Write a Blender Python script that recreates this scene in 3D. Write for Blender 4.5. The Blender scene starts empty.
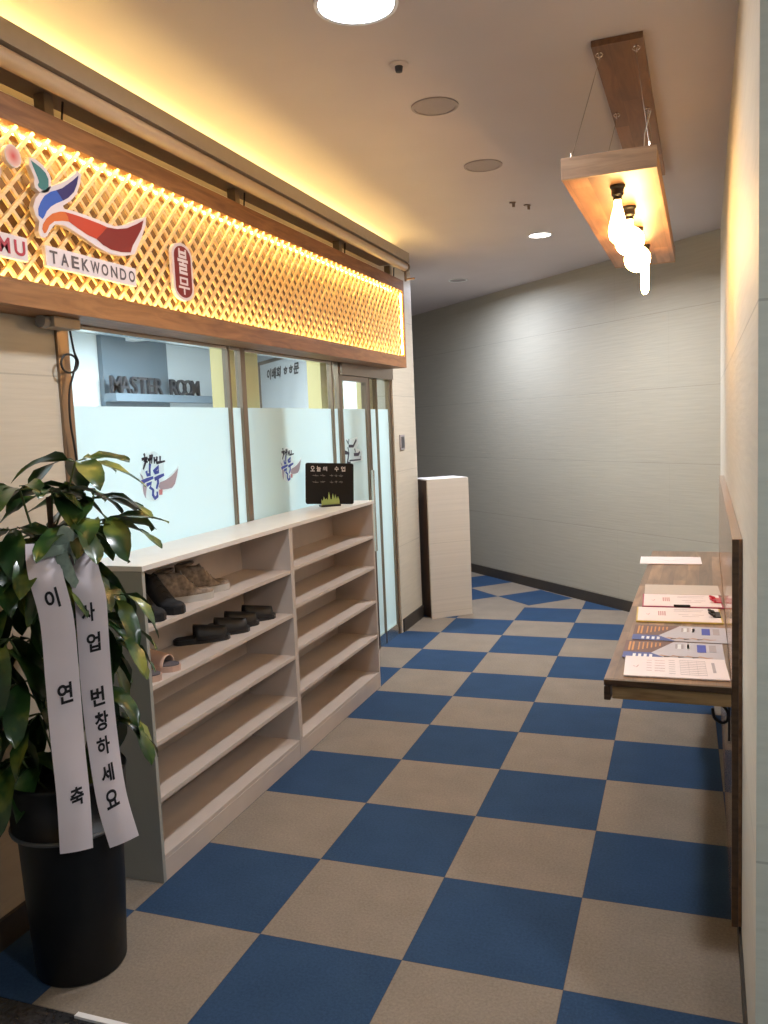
import bpy, bmesh, math, random
from mathutils import Vector, Matrix
from mathutils.geometry import tessellate_polygon
random.seed(7)
C = bpy.context.scene.collection
sc = bpy.context.scene
PI = math.pi

# ------------------------------------------------------------ camera
cam_d = bpy.data.cameras.new('camera'); cam = bpy.data.objects.new('camera', cam_d); C.objects.link(cam)
RIGHT = Vector((0.94141099, 0.33464678, -0.04191509))
UP = Vector((0.00451753, 0.11175735, 0.99372526))
FWD = Vector((-0.33723127, 0.93569324, -0.10369782))
m = Matrix((( RIGHT.x, UP.x, -FWD.x, 1.838), (RIGHT.y, UP.y, -FWD.y, -2.3167), (RIGHT.z, UP.z, -FWD.z, 1.675), (0, 0, 0, 1)))
cam.matrix_world = m
cam_d.sensor_fit = 'HORIZONTAL'; cam_d.sensor_width = 36; cam_d.lens = 834.33 / 768 * 36
cam_d.clip_start = 0.02
sc.camera = cam
# ------------------------------------------------------------ world, exposure
w = bpy.data.worlds.new('world'); sc.world = w; w.use_nodes = True
w.node_tree.nodes['Background'].inputs[0].default_value = (0.86, 0.88, 1.0, 1)
w.node_tree.nodes['Background'].inputs[1].default_value = 0.24
sc.view_settings.view_transform = 'Standard'; sc.view_settings.look = 'None'
sc.view_settings.gamma = 1; sc.view_settings.use_curve_mapping = False
sc.view_settings.exposure = 0.0
sc.cycles.use_denoising = True
sc.cycles.max_bounces = 8; sc.cycles.diffuse_bounces = 4; sc.cycles.glossy_bounces = 4
sc.cycles.transparent_max_bounces = 12; sc.cycles.transmission_bounces = 6
sc.cycles.sample_clamp_indirect = 4.0
E_MAIN = 25.0      # big ceiling downlight by the camera
E_LOBBY = 38.0    # unseen lobby downlight, added to brighten the near wall face
E_FAR = 48.0       # small downlight near the corner
E_WASH = 40.0      # recessed light washing the far wall
E_ROOM = 74.0      # ceiling panels of the room behind the glass

# ------------------------------------------------------------ materials
def new_mat(name):
    mt = bpy.data.materials.new(name); mt.use_nodes = True
    nt = mt.node_tree; b = nt.nodes['Principled BSDF']
    return mt, nt, b
def srgb(r, g, b):
    f = lambda c: (c / 255 / 12.92) if c / 255 <= 0.04045 else ((c / 255 + 0.055) / 1.055) ** 2.4
    return (f(r), f(g), f(b), 1)
def plain(name, col, rough=0.5, metal=0.0, var=0.06, scale=30, spec=0.5, bump=0.0, coat=0.0):
    mt, nt, b = new_mat(name)
    tc = nt.nodes.new('ShaderNodeTexCoord'); n = nt.nodes.new('ShaderNodeTexNoise')
    n.inputs['Scale'].default_value = scale; n.inputs['Detail'].default_value = 4
    nt.links.new(tc.outputs['Object'], n.inputs['Vector'])
    r = nt.nodes.new('ShaderNodeValToRGB')
    r.color_ramp.elements[0].position = 0.3; r.color_ramp.elements[1].position = 0.7
    r.color_ramp.elements[0].color = tuple(c * (1 - var) for c in col[:3]) + (1,)
    r.color_ramp.elements[1].color = tuple(min(1, c * (1 + var)) for c in col[:3]) + (1,)
    nt.links.new(n.outputs['Fac'], r.inputs[0]); nt.links.new(r.outputs[0], b.inputs['Base Color'])
    b.inputs['Roughness'].default_value = rough; b.inputs['Metallic'].default_value = metal
    b.inputs['Specular IOR Level'].default_value = spec
    b.inputs['Coat Weight'].default_value = coat
    if bump:
        bp = nt.nodes.new('ShaderNodeBump'); bp.inputs['Strength'].default_value = bump; bp.inputs['Distance'].default_value = 0.003
        nt.links.new(n.outputs['Fac'], bp.inputs['Height']); nt.links.new(bp.outputs[0], b.inputs['Normal'])
    return mt
def wood(name, c1, c2, axis='Y', rough=0.45, scale=6, blocks=None, coat=0.0):
    """grain stretched along axis; blocks=(length,width) gives butcher-block staves"""
    mt, nt, b = new_mat(name)
    tc = nt.nodes.new('ShaderNodeTexCoord'); mp = nt.nodes.new('ShaderNodeMapping')
    s = {'X': (0.12, 1, 1), 'Y': (1, 0.12, 1), 'Z': (1, 1, 0.12)}[axis]
    mp.inputs['Scale'].default_value = tuple(v * scale for v in s)
    nt.links.new(tc.outputs['Object'], mp.inputs[0])
    n = nt.nodes.new('ShaderNodeTexNoise'); n.inputs['Scale'].default_value = 4; n.inputs['Detail'].default_value = 6
    n.inputs['Distortion'].default_value = 1.2
    nt.links.new(mp.outputs[0], n.inputs['Vector'])
    r = nt.nodes.new('ShaderNodeValToRGB')
    r.color_ramp.elements[0].position = 0.3; r.color_ramp.elements[1].position = 0.72
    r.color_ramp.elements[0].color = c1; r.color_ramp.elements[1].color = c2
    nt.links.new(n.outputs['Fac'], r.inputs[0]); out = r.outputs[0]
    if blocks:
        br = nt.nodes.new('ShaderNodeTexBrick'); br.inputs['Scale'].default_value = 1
        br.inputs['Brick Width'].default_value = blocks[0]; br.inputs['Row Height'].default_value = blocks[1]
        br.inputs['Mortar Size'].default_value = 0.0006; br.offset = 0.37; br.offset_frequency = 2
        br.inputs['Color1'].default_value = (0.62, 0.6, 0.56, 1); br.inputs['Color2'].default_value = (1.25, 1.2, 1.12, 1)
        br.inputs['Mortar'].default_value = (0.45, 0.42, 0.4, 1)
        m2 = nt.nodes.new('ShaderNodeMapping')
        if axis == 'Y': m2.inputs['Rotation'].default_value = (0, 0, PI / 2)
        if axis == 'Z': m2.inputs['Rotation'].default_value = (0, PI / 2, 0)
        nt.links.new(tc.outputs['Object'], m2.inputs[0]); nt.links.new(m2.outputs[0], br.inputs['Vector'])
        mx = nt.nodes.new('ShaderNodeMix'); mx.data_type = 'RGBA'; mx.blend_type = 'MULTIPLY'; mx.inputs[0].default_value = 1
        nt.links.new(out, mx.inputs[6]); nt.links.new(br.outputs[0], mx.inputs[7]); out = mx.outputs[2]
    nt.links.new(out, b.inputs['Base Color']); b.inputs['Roughness'].default_value = rough
    b.inputs['Coat Weight'].default_value = coat
    bp = nt.nodes.new('ShaderNodeBump'); bp.inputs['Strength'].default_value = 0.15; bp.inputs['Distance'].default_value = 0.002
    nt.links.new(n.outputs['Fac'], bp.inputs['Height']); nt.links.new(bp.outputs[0], b.inputs['Normal'])
    return mt
def emit(name, col, s):
    mt, nt, b = new_mat(name)
    b.inputs['Base Color'].default_value = (0.8, 0.8, 0.8, 1)
    b.inputs['Emission Color'].default_value = tuple(col) + (1,); b.inputs['Emission Strength'].default_value = s
    return mt
def panel_wall(name, col, mode, vjoint=1.2, voff=0.0, z0=0.1, groove=0.72, ph=0.6, vg=0.07):
    """plaster panels with fine joints; mode 'Y' = wall running along Y, 'X' along X, 'D' = diagonal"""
    mt, nt, b = new_mat(name); N = nt.nodes; L = nt.links
    g = N.new('ShaderNodeNewGeometry'); sp = N.new('ShaderNodeSeparateXYZ'); L.new(g.outputs['Position'], sp.inputs[0])
    def math_(op, a, bb=None, c=None):
        x = N.new('ShaderNodeMath'); x.operation = op
        for k, v in enumerate((a, bb, c)):
            if v is None: continue
            if isinstance(v, (int, float)): x.inputs[k].default_value = v
            else: L.new(v, x.inputs[k])
        return x.outputs[0]
    if mode == 'Y': u = sp.outputs['Y']
    elif mode == 'X': u = sp.outputs['X']
    else: u = math_('MULTIPLY', math_('SUBTRACT', sp.outputs['X'], sp.outputs['Y']), 0.7071)
    zr = math_('DIVIDE', math_('SUBTRACT', sp.outputs['Z'], z0), ph)
    zf = math_('FRACT', zr)
    zl = math_('LESS_THAN', math_('ABSOLUTE', math_('SUBTRACT', zf, 0.5)), 0.5 - 0.0028 / ph)
    row = math_('FLOOR', zr)
    uu = math_('ADD', math_('DIVIDE', math_('ADD', u, voff), vjoint), math_('MULTIPLY', row, 0.5))
    uf = math_('FRACT', uu)
    ul = math_('LESS_THAN', math_('ABSOLUTE', math_('SUBTRACT', uf, 0.5)), 0.4982)
    zl = math_('ADD', math_('MULTIPLY', zl, 1 - groove), groove)
    ul = math_('ADD', math_('MULTIPLY', ul, vg), 1 - vg)
    fac = math_('MULTIPLY', zl, ul)
    cb = N.new('ShaderNodeCombineXYZ'); L.new(math_('MULTIPLY', u, 1.5), cb.inputs[0]); L.new(math_('MULTIPLY', sp.outputs['Z'], 26), cb.inputs[2])
    n = N.new('ShaderNodeTexNoise'); n.inputs['Scale'].default_value = 2.2; n.inputs['Detail'].default_value = 6; L.new(cb.outputs[0], n.inputs['Vector'])
    r = N.new('ShaderNodeValToRGB')
    r.color_ramp.elements[0].position = 0.25; r.color_ramp.elements[1].position = 0.75
    r.color_ramp.elements[0].color = tuple(c * 0.93 for c in col[:3]) + (1,); r.color_ramp.elements[1].color = tuple(c * 1.04 for c in col[:3]) + (1,)
    L.new(n.outputs['Fac'], r.inputs[0])
    mx = N.new('ShaderNodeMix'); mx.data_type = 'RGBA'; mx.blend_type = 'MULTIPLY'; mx.inputs[0].default_value = 1
    cc = N.new('ShaderNodeCombineColor')
    for k in range(3): L.new(fac, cc.inputs[k])
    L.new(r.outputs[0], mx.inputs[6]); L.new(cc.outputs[0], mx.inputs[7]); L.new(mx.outputs[2], b.inputs['Base Color'])
    b.inputs['Roughness'].default_value = 0.6; b.inputs['Specular IOR Level'].default_value = 0.3
    bp = N.new('ShaderNodeBump'); bp.inputs['Strength'].default_value = 0.35; bp.inputs['Distance'].default_value = 0.004
    L.new(math_('ADD', n.outputs['Fac'], math_('MULTIPLY', fac, 1)), bp.inputs['Height']); L.new(bp.outputs[0], b.inputs['Normal'])
    return mt

def carpet_mat():
    mt, nt, b = new_mat('carpet_tiles'); N = nt.nodes; L = nt.links
    g = N.new('ShaderNodeNewGeometry'); sp = N.new('ShaderNodeSeparateXYZ'); L.new(g.outputs['Position'], sp.inputs[0])
    X, Y = sp.outputs['X'], sp.outputs['Y']
    def M(op, a, bb=None):
        x = N.new('ShaderNodeMath'); x.operation = op
        for k, v in enumerate((a, bb)):
            if v is None: continue
            if isinstance(v, (int, float)): x.inputs[k].default_value = v
            else: L.new(v, x.inputs[k])
        return x.outputs[0]
    def checker(u, v):           # 1 = blue
        iu, iv = M('FLOOR', u), M('FLOOR', v)
        par = M('FLOORED_MODULO', M('ADD', iu, iv), 2)
        fu = M('ABSOLUTE', M('SUBTRACT', M('FRACT', u), 0.5)); fv = M('ABSOLUTE', M('SUBTRACT', M('FRACT', v), 0.5))
        seam = M('GREATER_THAN', M('MAXIMUM', fu, fv), 0.496)
        return par, seam
    u1 = M('DIVIDE', X, 0.5); v1 = M('DIVIDE', Y, 0.5)
    p1, s1 = checker(u1, v1)     # tile (0,0) is blue -> parity even
    p1 = M('SUBTRACT', 1, p1)
    # rotated field beyond the corner
    ur = M('MULTIPLY', M('SUBTRACT', X, Y), 0.70711); vr = M('MULTIPLY', M('ADD', X, Y), 0.70711)
    u2 = M('DIVIDE', M('ADD', ur, 3.72), 0.5); v2 = M('DIVIDE', M('SUBTRACT', vr, 3.96), 0.5)
    p2, s2 = checker(u2, v2)     # tile (0,0) blue
    p2 = M('SUBTRACT', 1, p2)
    p2 = M('MULTIPLY', p2, M('LESS_THAN', u2, 1.0))
    sel = M('MULTIPLY', M('GREATER_THAN', Y, 5.0), M('LESS_THAN', X, 1.0))
    par = M('ADD', M('MULTIPLY', p1, M('SUBTRACT', 1, sel)), M('MULTIPLY', p2, sel))
    seam = M('ADD', M('MULTIPLY', s1, M('SUBTRACT', 1, sel)), M('MULTIPLY', s2, sel))
    n = N.new('ShaderNodeTexNoise'); n.inputs['Scale'].default_value = 110; n.inputs['Detail'].default_value = 4; n.inputs['Roughness'].default_value = 0.7; L.new(g.outputs['Position'], n.inputs['Vector'])
    n2 = N.new('ShaderNodeTexNoise'); n2.inputs['Scale'].default_value = 5; n2.inputs['Detail'].default_value = 4; L.new(g.outputs['Position'], n2.inputs['Vector'])
    mx = N.new('ShaderNodeMix'); mx.data_type = 'RGBA'
    L.new(par, mx.inputs[0]); mx.inputs[6].default_value = CARPET_BEIGE; mx.inputs[7].default_value = CARPET_BLUE
    val = M('ADD', M('ADD', M('MULTIPLY', n.outputs['Fac'], 0.9), M('MULTIPLY', n2.outputs['Fac'], 0.35)), 0.375)
    val = M('MULTIPLY', val, M('SUBTRACT', 1, M('MULTIPLY', seam, 0.22)))
    cc = N.new('ShaderNodeCombineColor')
    for k in range(3): L.new(val, cc.inputs[k])
    m2 = N.new('ShaderNodeMix'); m2.data_type = 'RGBA'; m2.blend_type = 'MULTIPLY'; m2.inputs[0].default_value = 1
    L.new(mx.outputs[2], m2.inputs[6]); L.new(cc.outputs[0], m2.inputs[7]); L.new(m2.outputs[2], b.inputs['Base Color'])
    b.inputs['Roughness'].default_value = 0.95; b.inputs['Specular IOR Level'].default_value = 0.15
    bp = N.new('ShaderNodeBump'); bp.inputs['Strength'].default_value = 0.4; bp.inputs['Distance'].default_value = 0.003
    L.new(n.outputs['Fac'], bp.inputs['Height']); L.new(bp.outputs[0], b.inputs['Normal'])
    return mt
CARPET_BEIGE = (0.232, 0.197, 0.160, 1); CARPET_BLUE = (0.027, 0.060, 0.125, 1)

def brushed(name, col, rough=0.22, stretch='Z'):
    mt, nt, b = new_mat(name)
    tc = nt.nodes.new('ShaderNodeTexCoord'); mp = nt.nodes.new('ShaderNodeMapping')
    mp.inputs['Scale'].default_value = (200, 200, 2) if stretch == 'Z' else (200, 2, 200)
    n = nt.nodes.new('ShaderNodeTexNoise'); n.inputs['Scale'].default_value = 1
    nt.links.new(tc.outputs['Object'], mp.inputs[0]); nt.links.new(mp.outputs[0], n.inputs['Vector'])
    mr = nt.nodes.new('ShaderNodeMapRange'); mr.inputs[3].default_value = rough * 0.8; mr.inputs[4].default_value = rough * 1.25
    nt.links.new(n.outputs['Fac'], mr.inputs[0]); nt.links.new(mr.outputs[0], b.inputs['Roughness'])
    b.inputs['Base Color'].default_value = col; b.inputs['Metallic'].default_value = 1
    return mt
def glass_mat(name, tint=(0.93, 0.97, 0.97)):
    mt = bpy.data.materials.new(name); mt.use_nodes = True; nt = mt.node_tree; nt.nodes.clear()
    o = nt.nodes.new('ShaderNodeOutputMaterial'); t = nt.nodes.new('ShaderNodeBsdfTransparent'); g = nt.nodes.new('ShaderNodeBsdfGlossy')
    t.inputs[0].default_value = tint + (1,); g.inputs['Roughness'].default_value = 0.02
    f = nt.nodes.new('ShaderNodeLayerWeight'); pw = nt.nodes.new('ShaderNodeMath'); pw.operation = 'POWER'; pw.inputs[1].default_value = 5
    ma = nt.nodes.new('ShaderNodeMath'); ma.operation = 'MULTIPLY_ADD'; ma.inputs[1].default_value = 0.6; ma.inputs[2].default_value = 0.04; mx = nt.nodes.new('ShaderNodeMixShader')
    nt.links.new(f.outputs['Facing'], pw.inputs[0]); nt.links.new(pw.outputs[0], ma.inputs[0]); nt.links.new(ma.outputs[0], mx.inputs[0]); nt.links.new(t.outputs[0], mx.inputs[1]); nt.links.new(g.outputs[0], mx.inputs[2]); nt.links.new(mx.outputs[0], o.inputs[0])
    return mt
def film_mat(nm='frosted_film', dc=(0.66, 0.76, 0.77), tcol=(0.86, 0.925, 0.93), mixf=0.6):
    mt = bpy.data.materials.new(nm); mt.use_nodes = True; nt = mt.node_tree; nt.nodes.clear()
    N = nt.nodes; L = nt.links
    o = N.new('ShaderNodeOutputMaterial'); d = N.new('ShaderNodeBsdfDiffuse'); t = N.new('ShaderNodeBsdfTranslucent'); g = N.new('ShaderNodeBsdfGlossy')
    d.inputs[0].default_value = dc + (1,); t.inputs[0].default_value = tcol + (1,); g.inputs['Roughness'].default_value = 0.08
    m1 = N.new('ShaderNodeMixShader'); m1.inputs[0].default_value = mixf; m2 = N.new('ShaderNodeMixShader')
    lw = N.new('ShaderNodeLayerWeight'); f = N.new('ShaderNodeMath'); f.operation = 'MULTIPLY'; f.inputs[1].default_value = 0.10; L.new(lw.outputs['Facing'], f.inputs[0])
    L.new(d.outputs[0], m1.inputs[1]); L.new(t.outputs[0], m1.inputs[2]); L.new(f.outputs[0], m2.inputs[0]); L.new(m1.outputs[0], m2.inputs[1]); L.new(g.outputs[0], m2.inputs[2])
    L.new(m2.outputs[0], o.inputs[0])
    return mt
def leaf_mat():
    mt, nt, b = new_mat('leaf'); N = nt.nodes; L = nt.links
    tc = N.new('ShaderNodeTexCoord'); n = N.new('ShaderNodeTexNoise'); n.inputs['Scale'].default_value = 9; n.inputs['Detail'].default_value = 3
    L.new(tc.outputs['Object'], n.inputs['Vector'])
    r = N.new('ShaderNodeValToRGB'); e = r.color_ramp.elements
    e[0].position = 0.42; e[0].color = (0.014, 0.045, 0.012, 1); e[1].position = 0.68; e[1].color = (0.17, 0.20, 0.03, 1)
    k = e.new(0.54); k.color = (0.028, 0.080, 0.018, 1)
    L.new(n.outputs['Fac'], r.inputs[0]); L.new(r.outputs[0], b.inputs['Base Color'])
    b.inputs['Roughness'].default_value = 0.3; b.inputs['Coat Weight'].default_value = 0.25; b.inputs['Coat Roughness'].default_value = 0.15
    b.inputs['Transmission Weight'].default_value = 0.0
    return mt

MT = dict(
    carpet=carpet_mat(),
    ceil=plain('ceiling_paint', (0.61, 0.545, 0.54), 0.8, var=0.02, scale=3),
    wallL=panel_wall('storefront_panels', (0.60, 0.535, 0.43), 'Y', 1.4, 0.9, groove=0.8),
    wallR=panel_wall('right_wall_panels', (0.62, 0.575, 0.49), 'Y', 2.4, 0.3, z0=-0.505, ph=1.2),
    wallN=panel_wall('near_wall_panels', (0.62, 0.64, 0.56), 'X', 2.4, 0.3, z0=-0.505, ph=1.2),
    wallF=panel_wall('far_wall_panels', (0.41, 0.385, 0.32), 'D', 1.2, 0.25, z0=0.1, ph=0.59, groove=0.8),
    base=plain('dark_skirting', (0.045, 0.038, 0.032), 0.5),
    granite=plain('black_granite', (0.03, 0.03, 0.032), 0.25, var=0.5, scale=60),
    white=plain('white_paint', (0.8, 0.8, 0.8), 0.5, var=0.02),
    inner=plain('inner_wall_paint', (0.74, 0.79, 0.83), 0.7, var=0.01, scale=2),
    blue=plain('slate_blue_paint', (0.15, 0.20, 0.25), 0.6, var=0.03, scale=2),
    lightened_wall=plain('lightened_wall_strip', (0.78, 0.77, 0.70), 0.7, var=0.01, scale=3),  # paler than the wall, makes up for light missing under the ledge
    ledge=plain('slate_ledge_paint', (0.20, 0.26, 0.32), 0.5, var=0.03, scale=2),
    letter=plain('dark_letter_paint', (0.035, 0.035, 0.045), 0.5),
    steel=brushed('brushed_steel', (0.80, 0.77, 0.70, 1), 0.24),
    cream=plain('warm_lit_column', (0.80, 0.66, 0.30), 0.5, var=0.02, scale=2),  # yellow stands in for warm light on the columns
    steel_dark=brushed('bronze_steel', (0.30, 0.22, 0.16, 1), 0.3),
    glass=glass_mat('clear_glass'), film=film_mat(),
    oak=wood('oak_frame', (0.19, 0.078, 0.028, 1), (0.36, 0.165, 0.062, 1), 'Y', 0.5, 7),
    lattice=wood('lattice_pine', (0.70, 0.46, 0.22, 1), (0.86, 0.64, 0.36, 1), 'Y', 0.55, 20),
    backing=wood('sign_backing', (0.045, 0.018, 0.009, 1), (0.08, 0.032, 0.014, 1), 'Y', 0.5, 7),
    led=emit('warm_led', (1.0, 0.70, 0.21), 85.0),
    led_cove=emit('cove_led', (1.0, 0.70, 0.24), 50.0),
    shelf=plain('pale_laminate', (0.56, 0.485, 0.43), 0.45, var=0.04, scale=8),
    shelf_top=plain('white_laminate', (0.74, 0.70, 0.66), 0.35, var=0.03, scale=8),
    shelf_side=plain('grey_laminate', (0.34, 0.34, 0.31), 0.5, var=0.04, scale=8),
    tube=plain('beige_enamel', (0.50, 0.37, 0.26), 0.35, var=0.02),
    fascia=plain('grey_fascia', (0.33, 0.28, 0.23), 0.5, var=0.03),
    post=plain('taupe_metal', (0.24, 0.19, 0.13), 0.4, var=0.05),
    table=wood('table_wood', (0.15, 0.08, 0.042, 1), (0.36, 0.215, 0.12, 1), 'Y', 0.28, 5, (0.45, 0.06), coat=0.3),
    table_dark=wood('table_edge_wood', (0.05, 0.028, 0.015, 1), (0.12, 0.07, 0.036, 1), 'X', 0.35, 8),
    apron=wood('apron_wood', (0.22, 0.145, 0.07, 1), (0.46, 0.33, 0.17, 1), 'X', 0.45, 10),
    panel=wood('wall_panel_wood', (0.22, 0.11, 0.055, 1), (0.36, 0.2, 0.11, 1), 'Y', 0.22, 5, (0.5, 0.09), coat=0.4),
    pend=wood('pendant_wood', (0.20, 0.10, 0.055, 1), (0.34, 0.185, 0.10, 1), 'Y', 0.45, 6, (0.5, 0.07)),
    pend_end=wood('pendant_end_wood', (0.22, 0.13, 0.075, 1), (0.38, 0.24, 0.14, 1), 'X', 0.5, 9),
    black=plain('black_plastic', (0.012, 0.012, 0.013), 0.4),
    pot=plain('black_pot', (0.007, 0.008, 0.010), 0.45, var=0.1, spec=0.3),
    potring=plain('pot_ring', (0.07, 0.075, 0.08), 0.4),
    soil=plain('soil', (0.05, 0.035, 0.025), 0.95, var=0.5, scale=80, bump=0.8),
    bark=plain('bark', (0.13, 0.085, 0.05), 0.85, var=0.3, scale=40, bump=0.6),
    leaf=leaf_mat(),
    green_stem=plain('green_stem', (0.09, 0.13, 0.04), 0.5),
    ribbon=plain('pink_satin', (0.90, 0.80, 0.84), 0.38, var=0.03, scale=6),
    net=plain('sage_netting', (0.33, 0.42, 0.34), 0.6, var=0.15, scale=60),
    ink=plain('black_ink', (0.012, 0.01, 0.014), 0.5),
    chalkboard=plain('chalkboard', (0.008, 0.007, 0.007), 0.6, spec=0.2),
    chalk=plain('chalk', (0.75, 0.72, 0.7), 0.9),
    chalk_dim=plain('faint_chalk', (0.22, 0.21, 0.20), 0.9),
    grass=plain('green_card', (0.33, 0.42, 0.12), 0.6),
    paper=plain('pink_white_paper', (0.82, 0.73, 0.72), 0.6, var=0.015),
    paper2=plain('cream_sheet', (0.56, 0.49, 0.42), 0.6, var=0.02),
    print_=plain('grey_print', (0.42, 0.38, 0.40), 0.7),
    print_red=plain('red_print', (0.55, 0.30, 0.30), 0.7),
    yellow=plain('yellow_board', (0.62, 0.46, 0.10), 0.45),
    redboard=plain('magenta_board', (0.40, 0.04, 0.10), 0.45),
    redclip=plain('red_clip', (0.55, 0.035, 0.06), 0.3),
    blueprint=plain('flyer_blue', (0.05, 0.085, 0.30), 0.4),
    brownprint=plain('flyer_brown', (0.16, 0.075, 0.06), 0.4),
    orangeprint=plain('flyer_orange', (0.62, 0.28, 0.06), 0.4),
    flyer=plain('flyer_paper', (0.52, 0.50, 0.55), 0.35, var=0.03),
    skinprint=plain('flyer_skin', (0.5, 0.3, 0.22), 0.4),
    bead=plain('black_suede', (0.007, 0.007, 0.008), 0.8, var=0.3, scale=60),
    slide=plain('black_rubber', (0.014, 0.014, 0.016), 0.5, var=0.2),
    knit=plain('beige_knit', (0.24, 0.185, 0.14), 0.85, var=0.5, scale=45, bump=0.6),
    sole=plain('pale_rubber', (0.42, 0.40, 0.37), 0.6),
    greyfab=plain('grey_fabric', (0.28, 0.26, 0.24), 0.8, var=0.1),
    pinkslip=plain('pink_leather', (0.55, 0.37, 0.29), 0.5),
    insole=plain('dark_insole', (0.10, 0.09, 0.10), 0.8),
    spk=plain('speaker_grille', (0.36, 0.32, 0.32), 0.7, var=0.05, scale=200),
    disk=emit('downlight_disk', (0.86, 0.90, 1.0), 22.0),
    disk2=emit('small_downlight_disk', (1.0, 0.97, 0.92), 9.0),
    tile_box=panel_wall('plinth_cladding', (0.60, 0.53, 0.45), 'D', 3.0, 0.2, z0=0.05, groove=0.86),
    tile_top=plain('plinth_top', (0.78, 0.76, 0.76), 0.4, var=0.02),
    brown=wood('dark_brown_board', (0.05, 0.024, 0.012, 1), (0.10, 0.05, 0.026, 1), 'Z', 0.5, 6),
    switch=plain('dark_switch', (0.07, 0.065, 0.07), 0.3),
    beigebox=plain('beige_plastic', (0.42, 0.33, 0.25), 0.5),
    greyinner=plain('inner_floor_mat', (0.35, 0.38, 0.42), 0.6),
    s_teal=plain('sign_teal', (0.03, 0.16, 0.16), 0.5, var=0.02), s_blue=plain('sign_blue', (0.02, 0.09, 0.42), 0.5, var=0.02),
    s_navy=plain('sign_navy', (0.02, 0.015, 0.12), 0.5, var=0.02), s_orange=plain('sign_orange', (0.60, 0.13, 0.025), 0.5, var=0.02),
    s_red=plain('sign_red', (0.48, 0.045, 0.02), 0.5, var=0.02), s_dark=plain('sign_dark_red', (0.19, 0.014, 0.015), 0.5, var=0.02),
    s_halo=plain('sign_acrylic', (0.72, 0.62, 0.62), 0.4, var=0.02), s_mag=plain('sign_magenta', (0.42, 0.03, 0.06), 0.5, var=0.02),
    s_text=plain('sign_grey_text', (0.10, 0.08, 0.09), 0.5, var=0.02),
    l_blue=plain('decal_blue', (0.05, 0.08, 0.42), 0.5), l_black=plain('decal_black', (0.03, 0.02, 0.04), 0.5),
    l_wing=plain('decal_grey', (0.40, 0.36, 0.44), 0.5, var=0.02), l_white=film_mat('decal_white', (0.85, 0.86, 0.88), (1, 1, 1), 0.9), p_white=plain('print_white', (0.8, 0.8, 0.8), 0.6), l_seal=plain('decal_red', (0.62, 0.25, 0.28), 0.5),
    wire=plain('steel_wire', (0.35, 0.3, 0.26), 0.3, metal=0.8), chrome=plain('bright_metal', (0.75, 0.7, 0.68), 0.2, metal=1.0),
)
def bulb_glow(name, s):
    return emit(name, (1.0, 0.58, 0.2), s)
MT['bulb'] = bulb_glow('glowing_bulb', 74.0)
def peach():
    mt, nt, b = new_mat('radial_red_dot')
    tc = nt.nodes.new('ShaderNodeTexCoord'); gr = nt.nodes.new('ShaderNodeTexGradient'); gr.gradient_type = 'SPHERICAL'
    mp = nt.nodes.new('ShaderNodeMapping'); mp.inputs['Scale'].default_value = (30, 30, 30)
    nt.links.new(tc.outputs['Object'], mp.inputs[0]); nt.links.new(mp.outputs[0], gr.inputs[0])
    r = nt.nodes.new('ShaderNodeValToRGB'); r.color_ramp.elements[0].color = (0.80, 0.55, 0.45, 1); r.color_ramp.elements[1].color = (0.66, 0.04, 0.03, 1)
    nt.links.new(gr.outputs['Fac'], r.inputs[0]); nt.links.new(r.outputs[0], b.inputs['Base Color'])
    return mt
MT['dot'] = peach()

# ------------------------------------------------------------ mesh helpers
def obj(name, bm, mat, parent=None, smooth=False, loc=None, bevel=0.0):
    if bevel:
        bmesh.ops.bevel(bm, geom=list(bm.edges), offset=bevel, segments=2, affect='EDGES', profile=0.6)
    bmesh.ops.recalc_face_normals(bm, faces=bm.faces)
    me = bpy.data.meshes.new(name); bm.to_mesh(me); bm.free()
    o = bpy.data.objects.new(name, me); C.objects.link(o)
    mats = mat if isinstance(mat, (list, tuple)) else [mat]
    for mm in mats: me.materials.append(MT[mm] if isinstance(mm, str) else mm)
    if smooth:
        for p in me.polygons: p.use_smooth = True
    if parent: o.parent = parent
    if loc is not None: o.location = loc
    return o
def B(): return bmesh.new()
def box(bm, x0, x1, y0, y1, z0, z1, mi=0, M=None):
    vs = [bm.verts.new((x, y, z)) for x in (x0, x1) for y in (y0, y1) for z in (z0, z1)]
    for f in ((0, 1, 3, 2), (4, 6, 7, 5), (0, 4, 5, 1), (2, 3, 7, 6), (0, 2, 6, 4), (1, 5, 7, 3)):
        fc = bm.faces.new([vs[i] for i in f]); fc.material_index = mi
    if M is not None:
        for v in vs: v.co = M @ v.co
    return bm
def bar(bm, p, q, w, t, up=(0, 0, 1)):
    """rectangular bar p->q, w wide along cross(up), t along up"""
    p, q = Vector(p), Vector(q); d = (q - p).normalized(); s = Vector(up).cross(d)
    if s.length < 1e-5: s = Vector((1, 0, 0)).cross(d)
    s.normalize(); u = d.cross(s)
    vs = [bm.verts.new(a + s * (sx * w / 2) + u * (sy * t / 2)) for a in (p, q) for sx, sy in ((-1, -1), (1, -1), (1, 1), (-1, 1))]
    for f in ((0, 3, 2, 1), (4, 5, 6, 7), (0, 1, 5, 4), (1, 2, 6, 5), (2, 3, 7, 6), (3, 0, 4, 7)): bm.faces.new([vs[i] for i in f])
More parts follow.
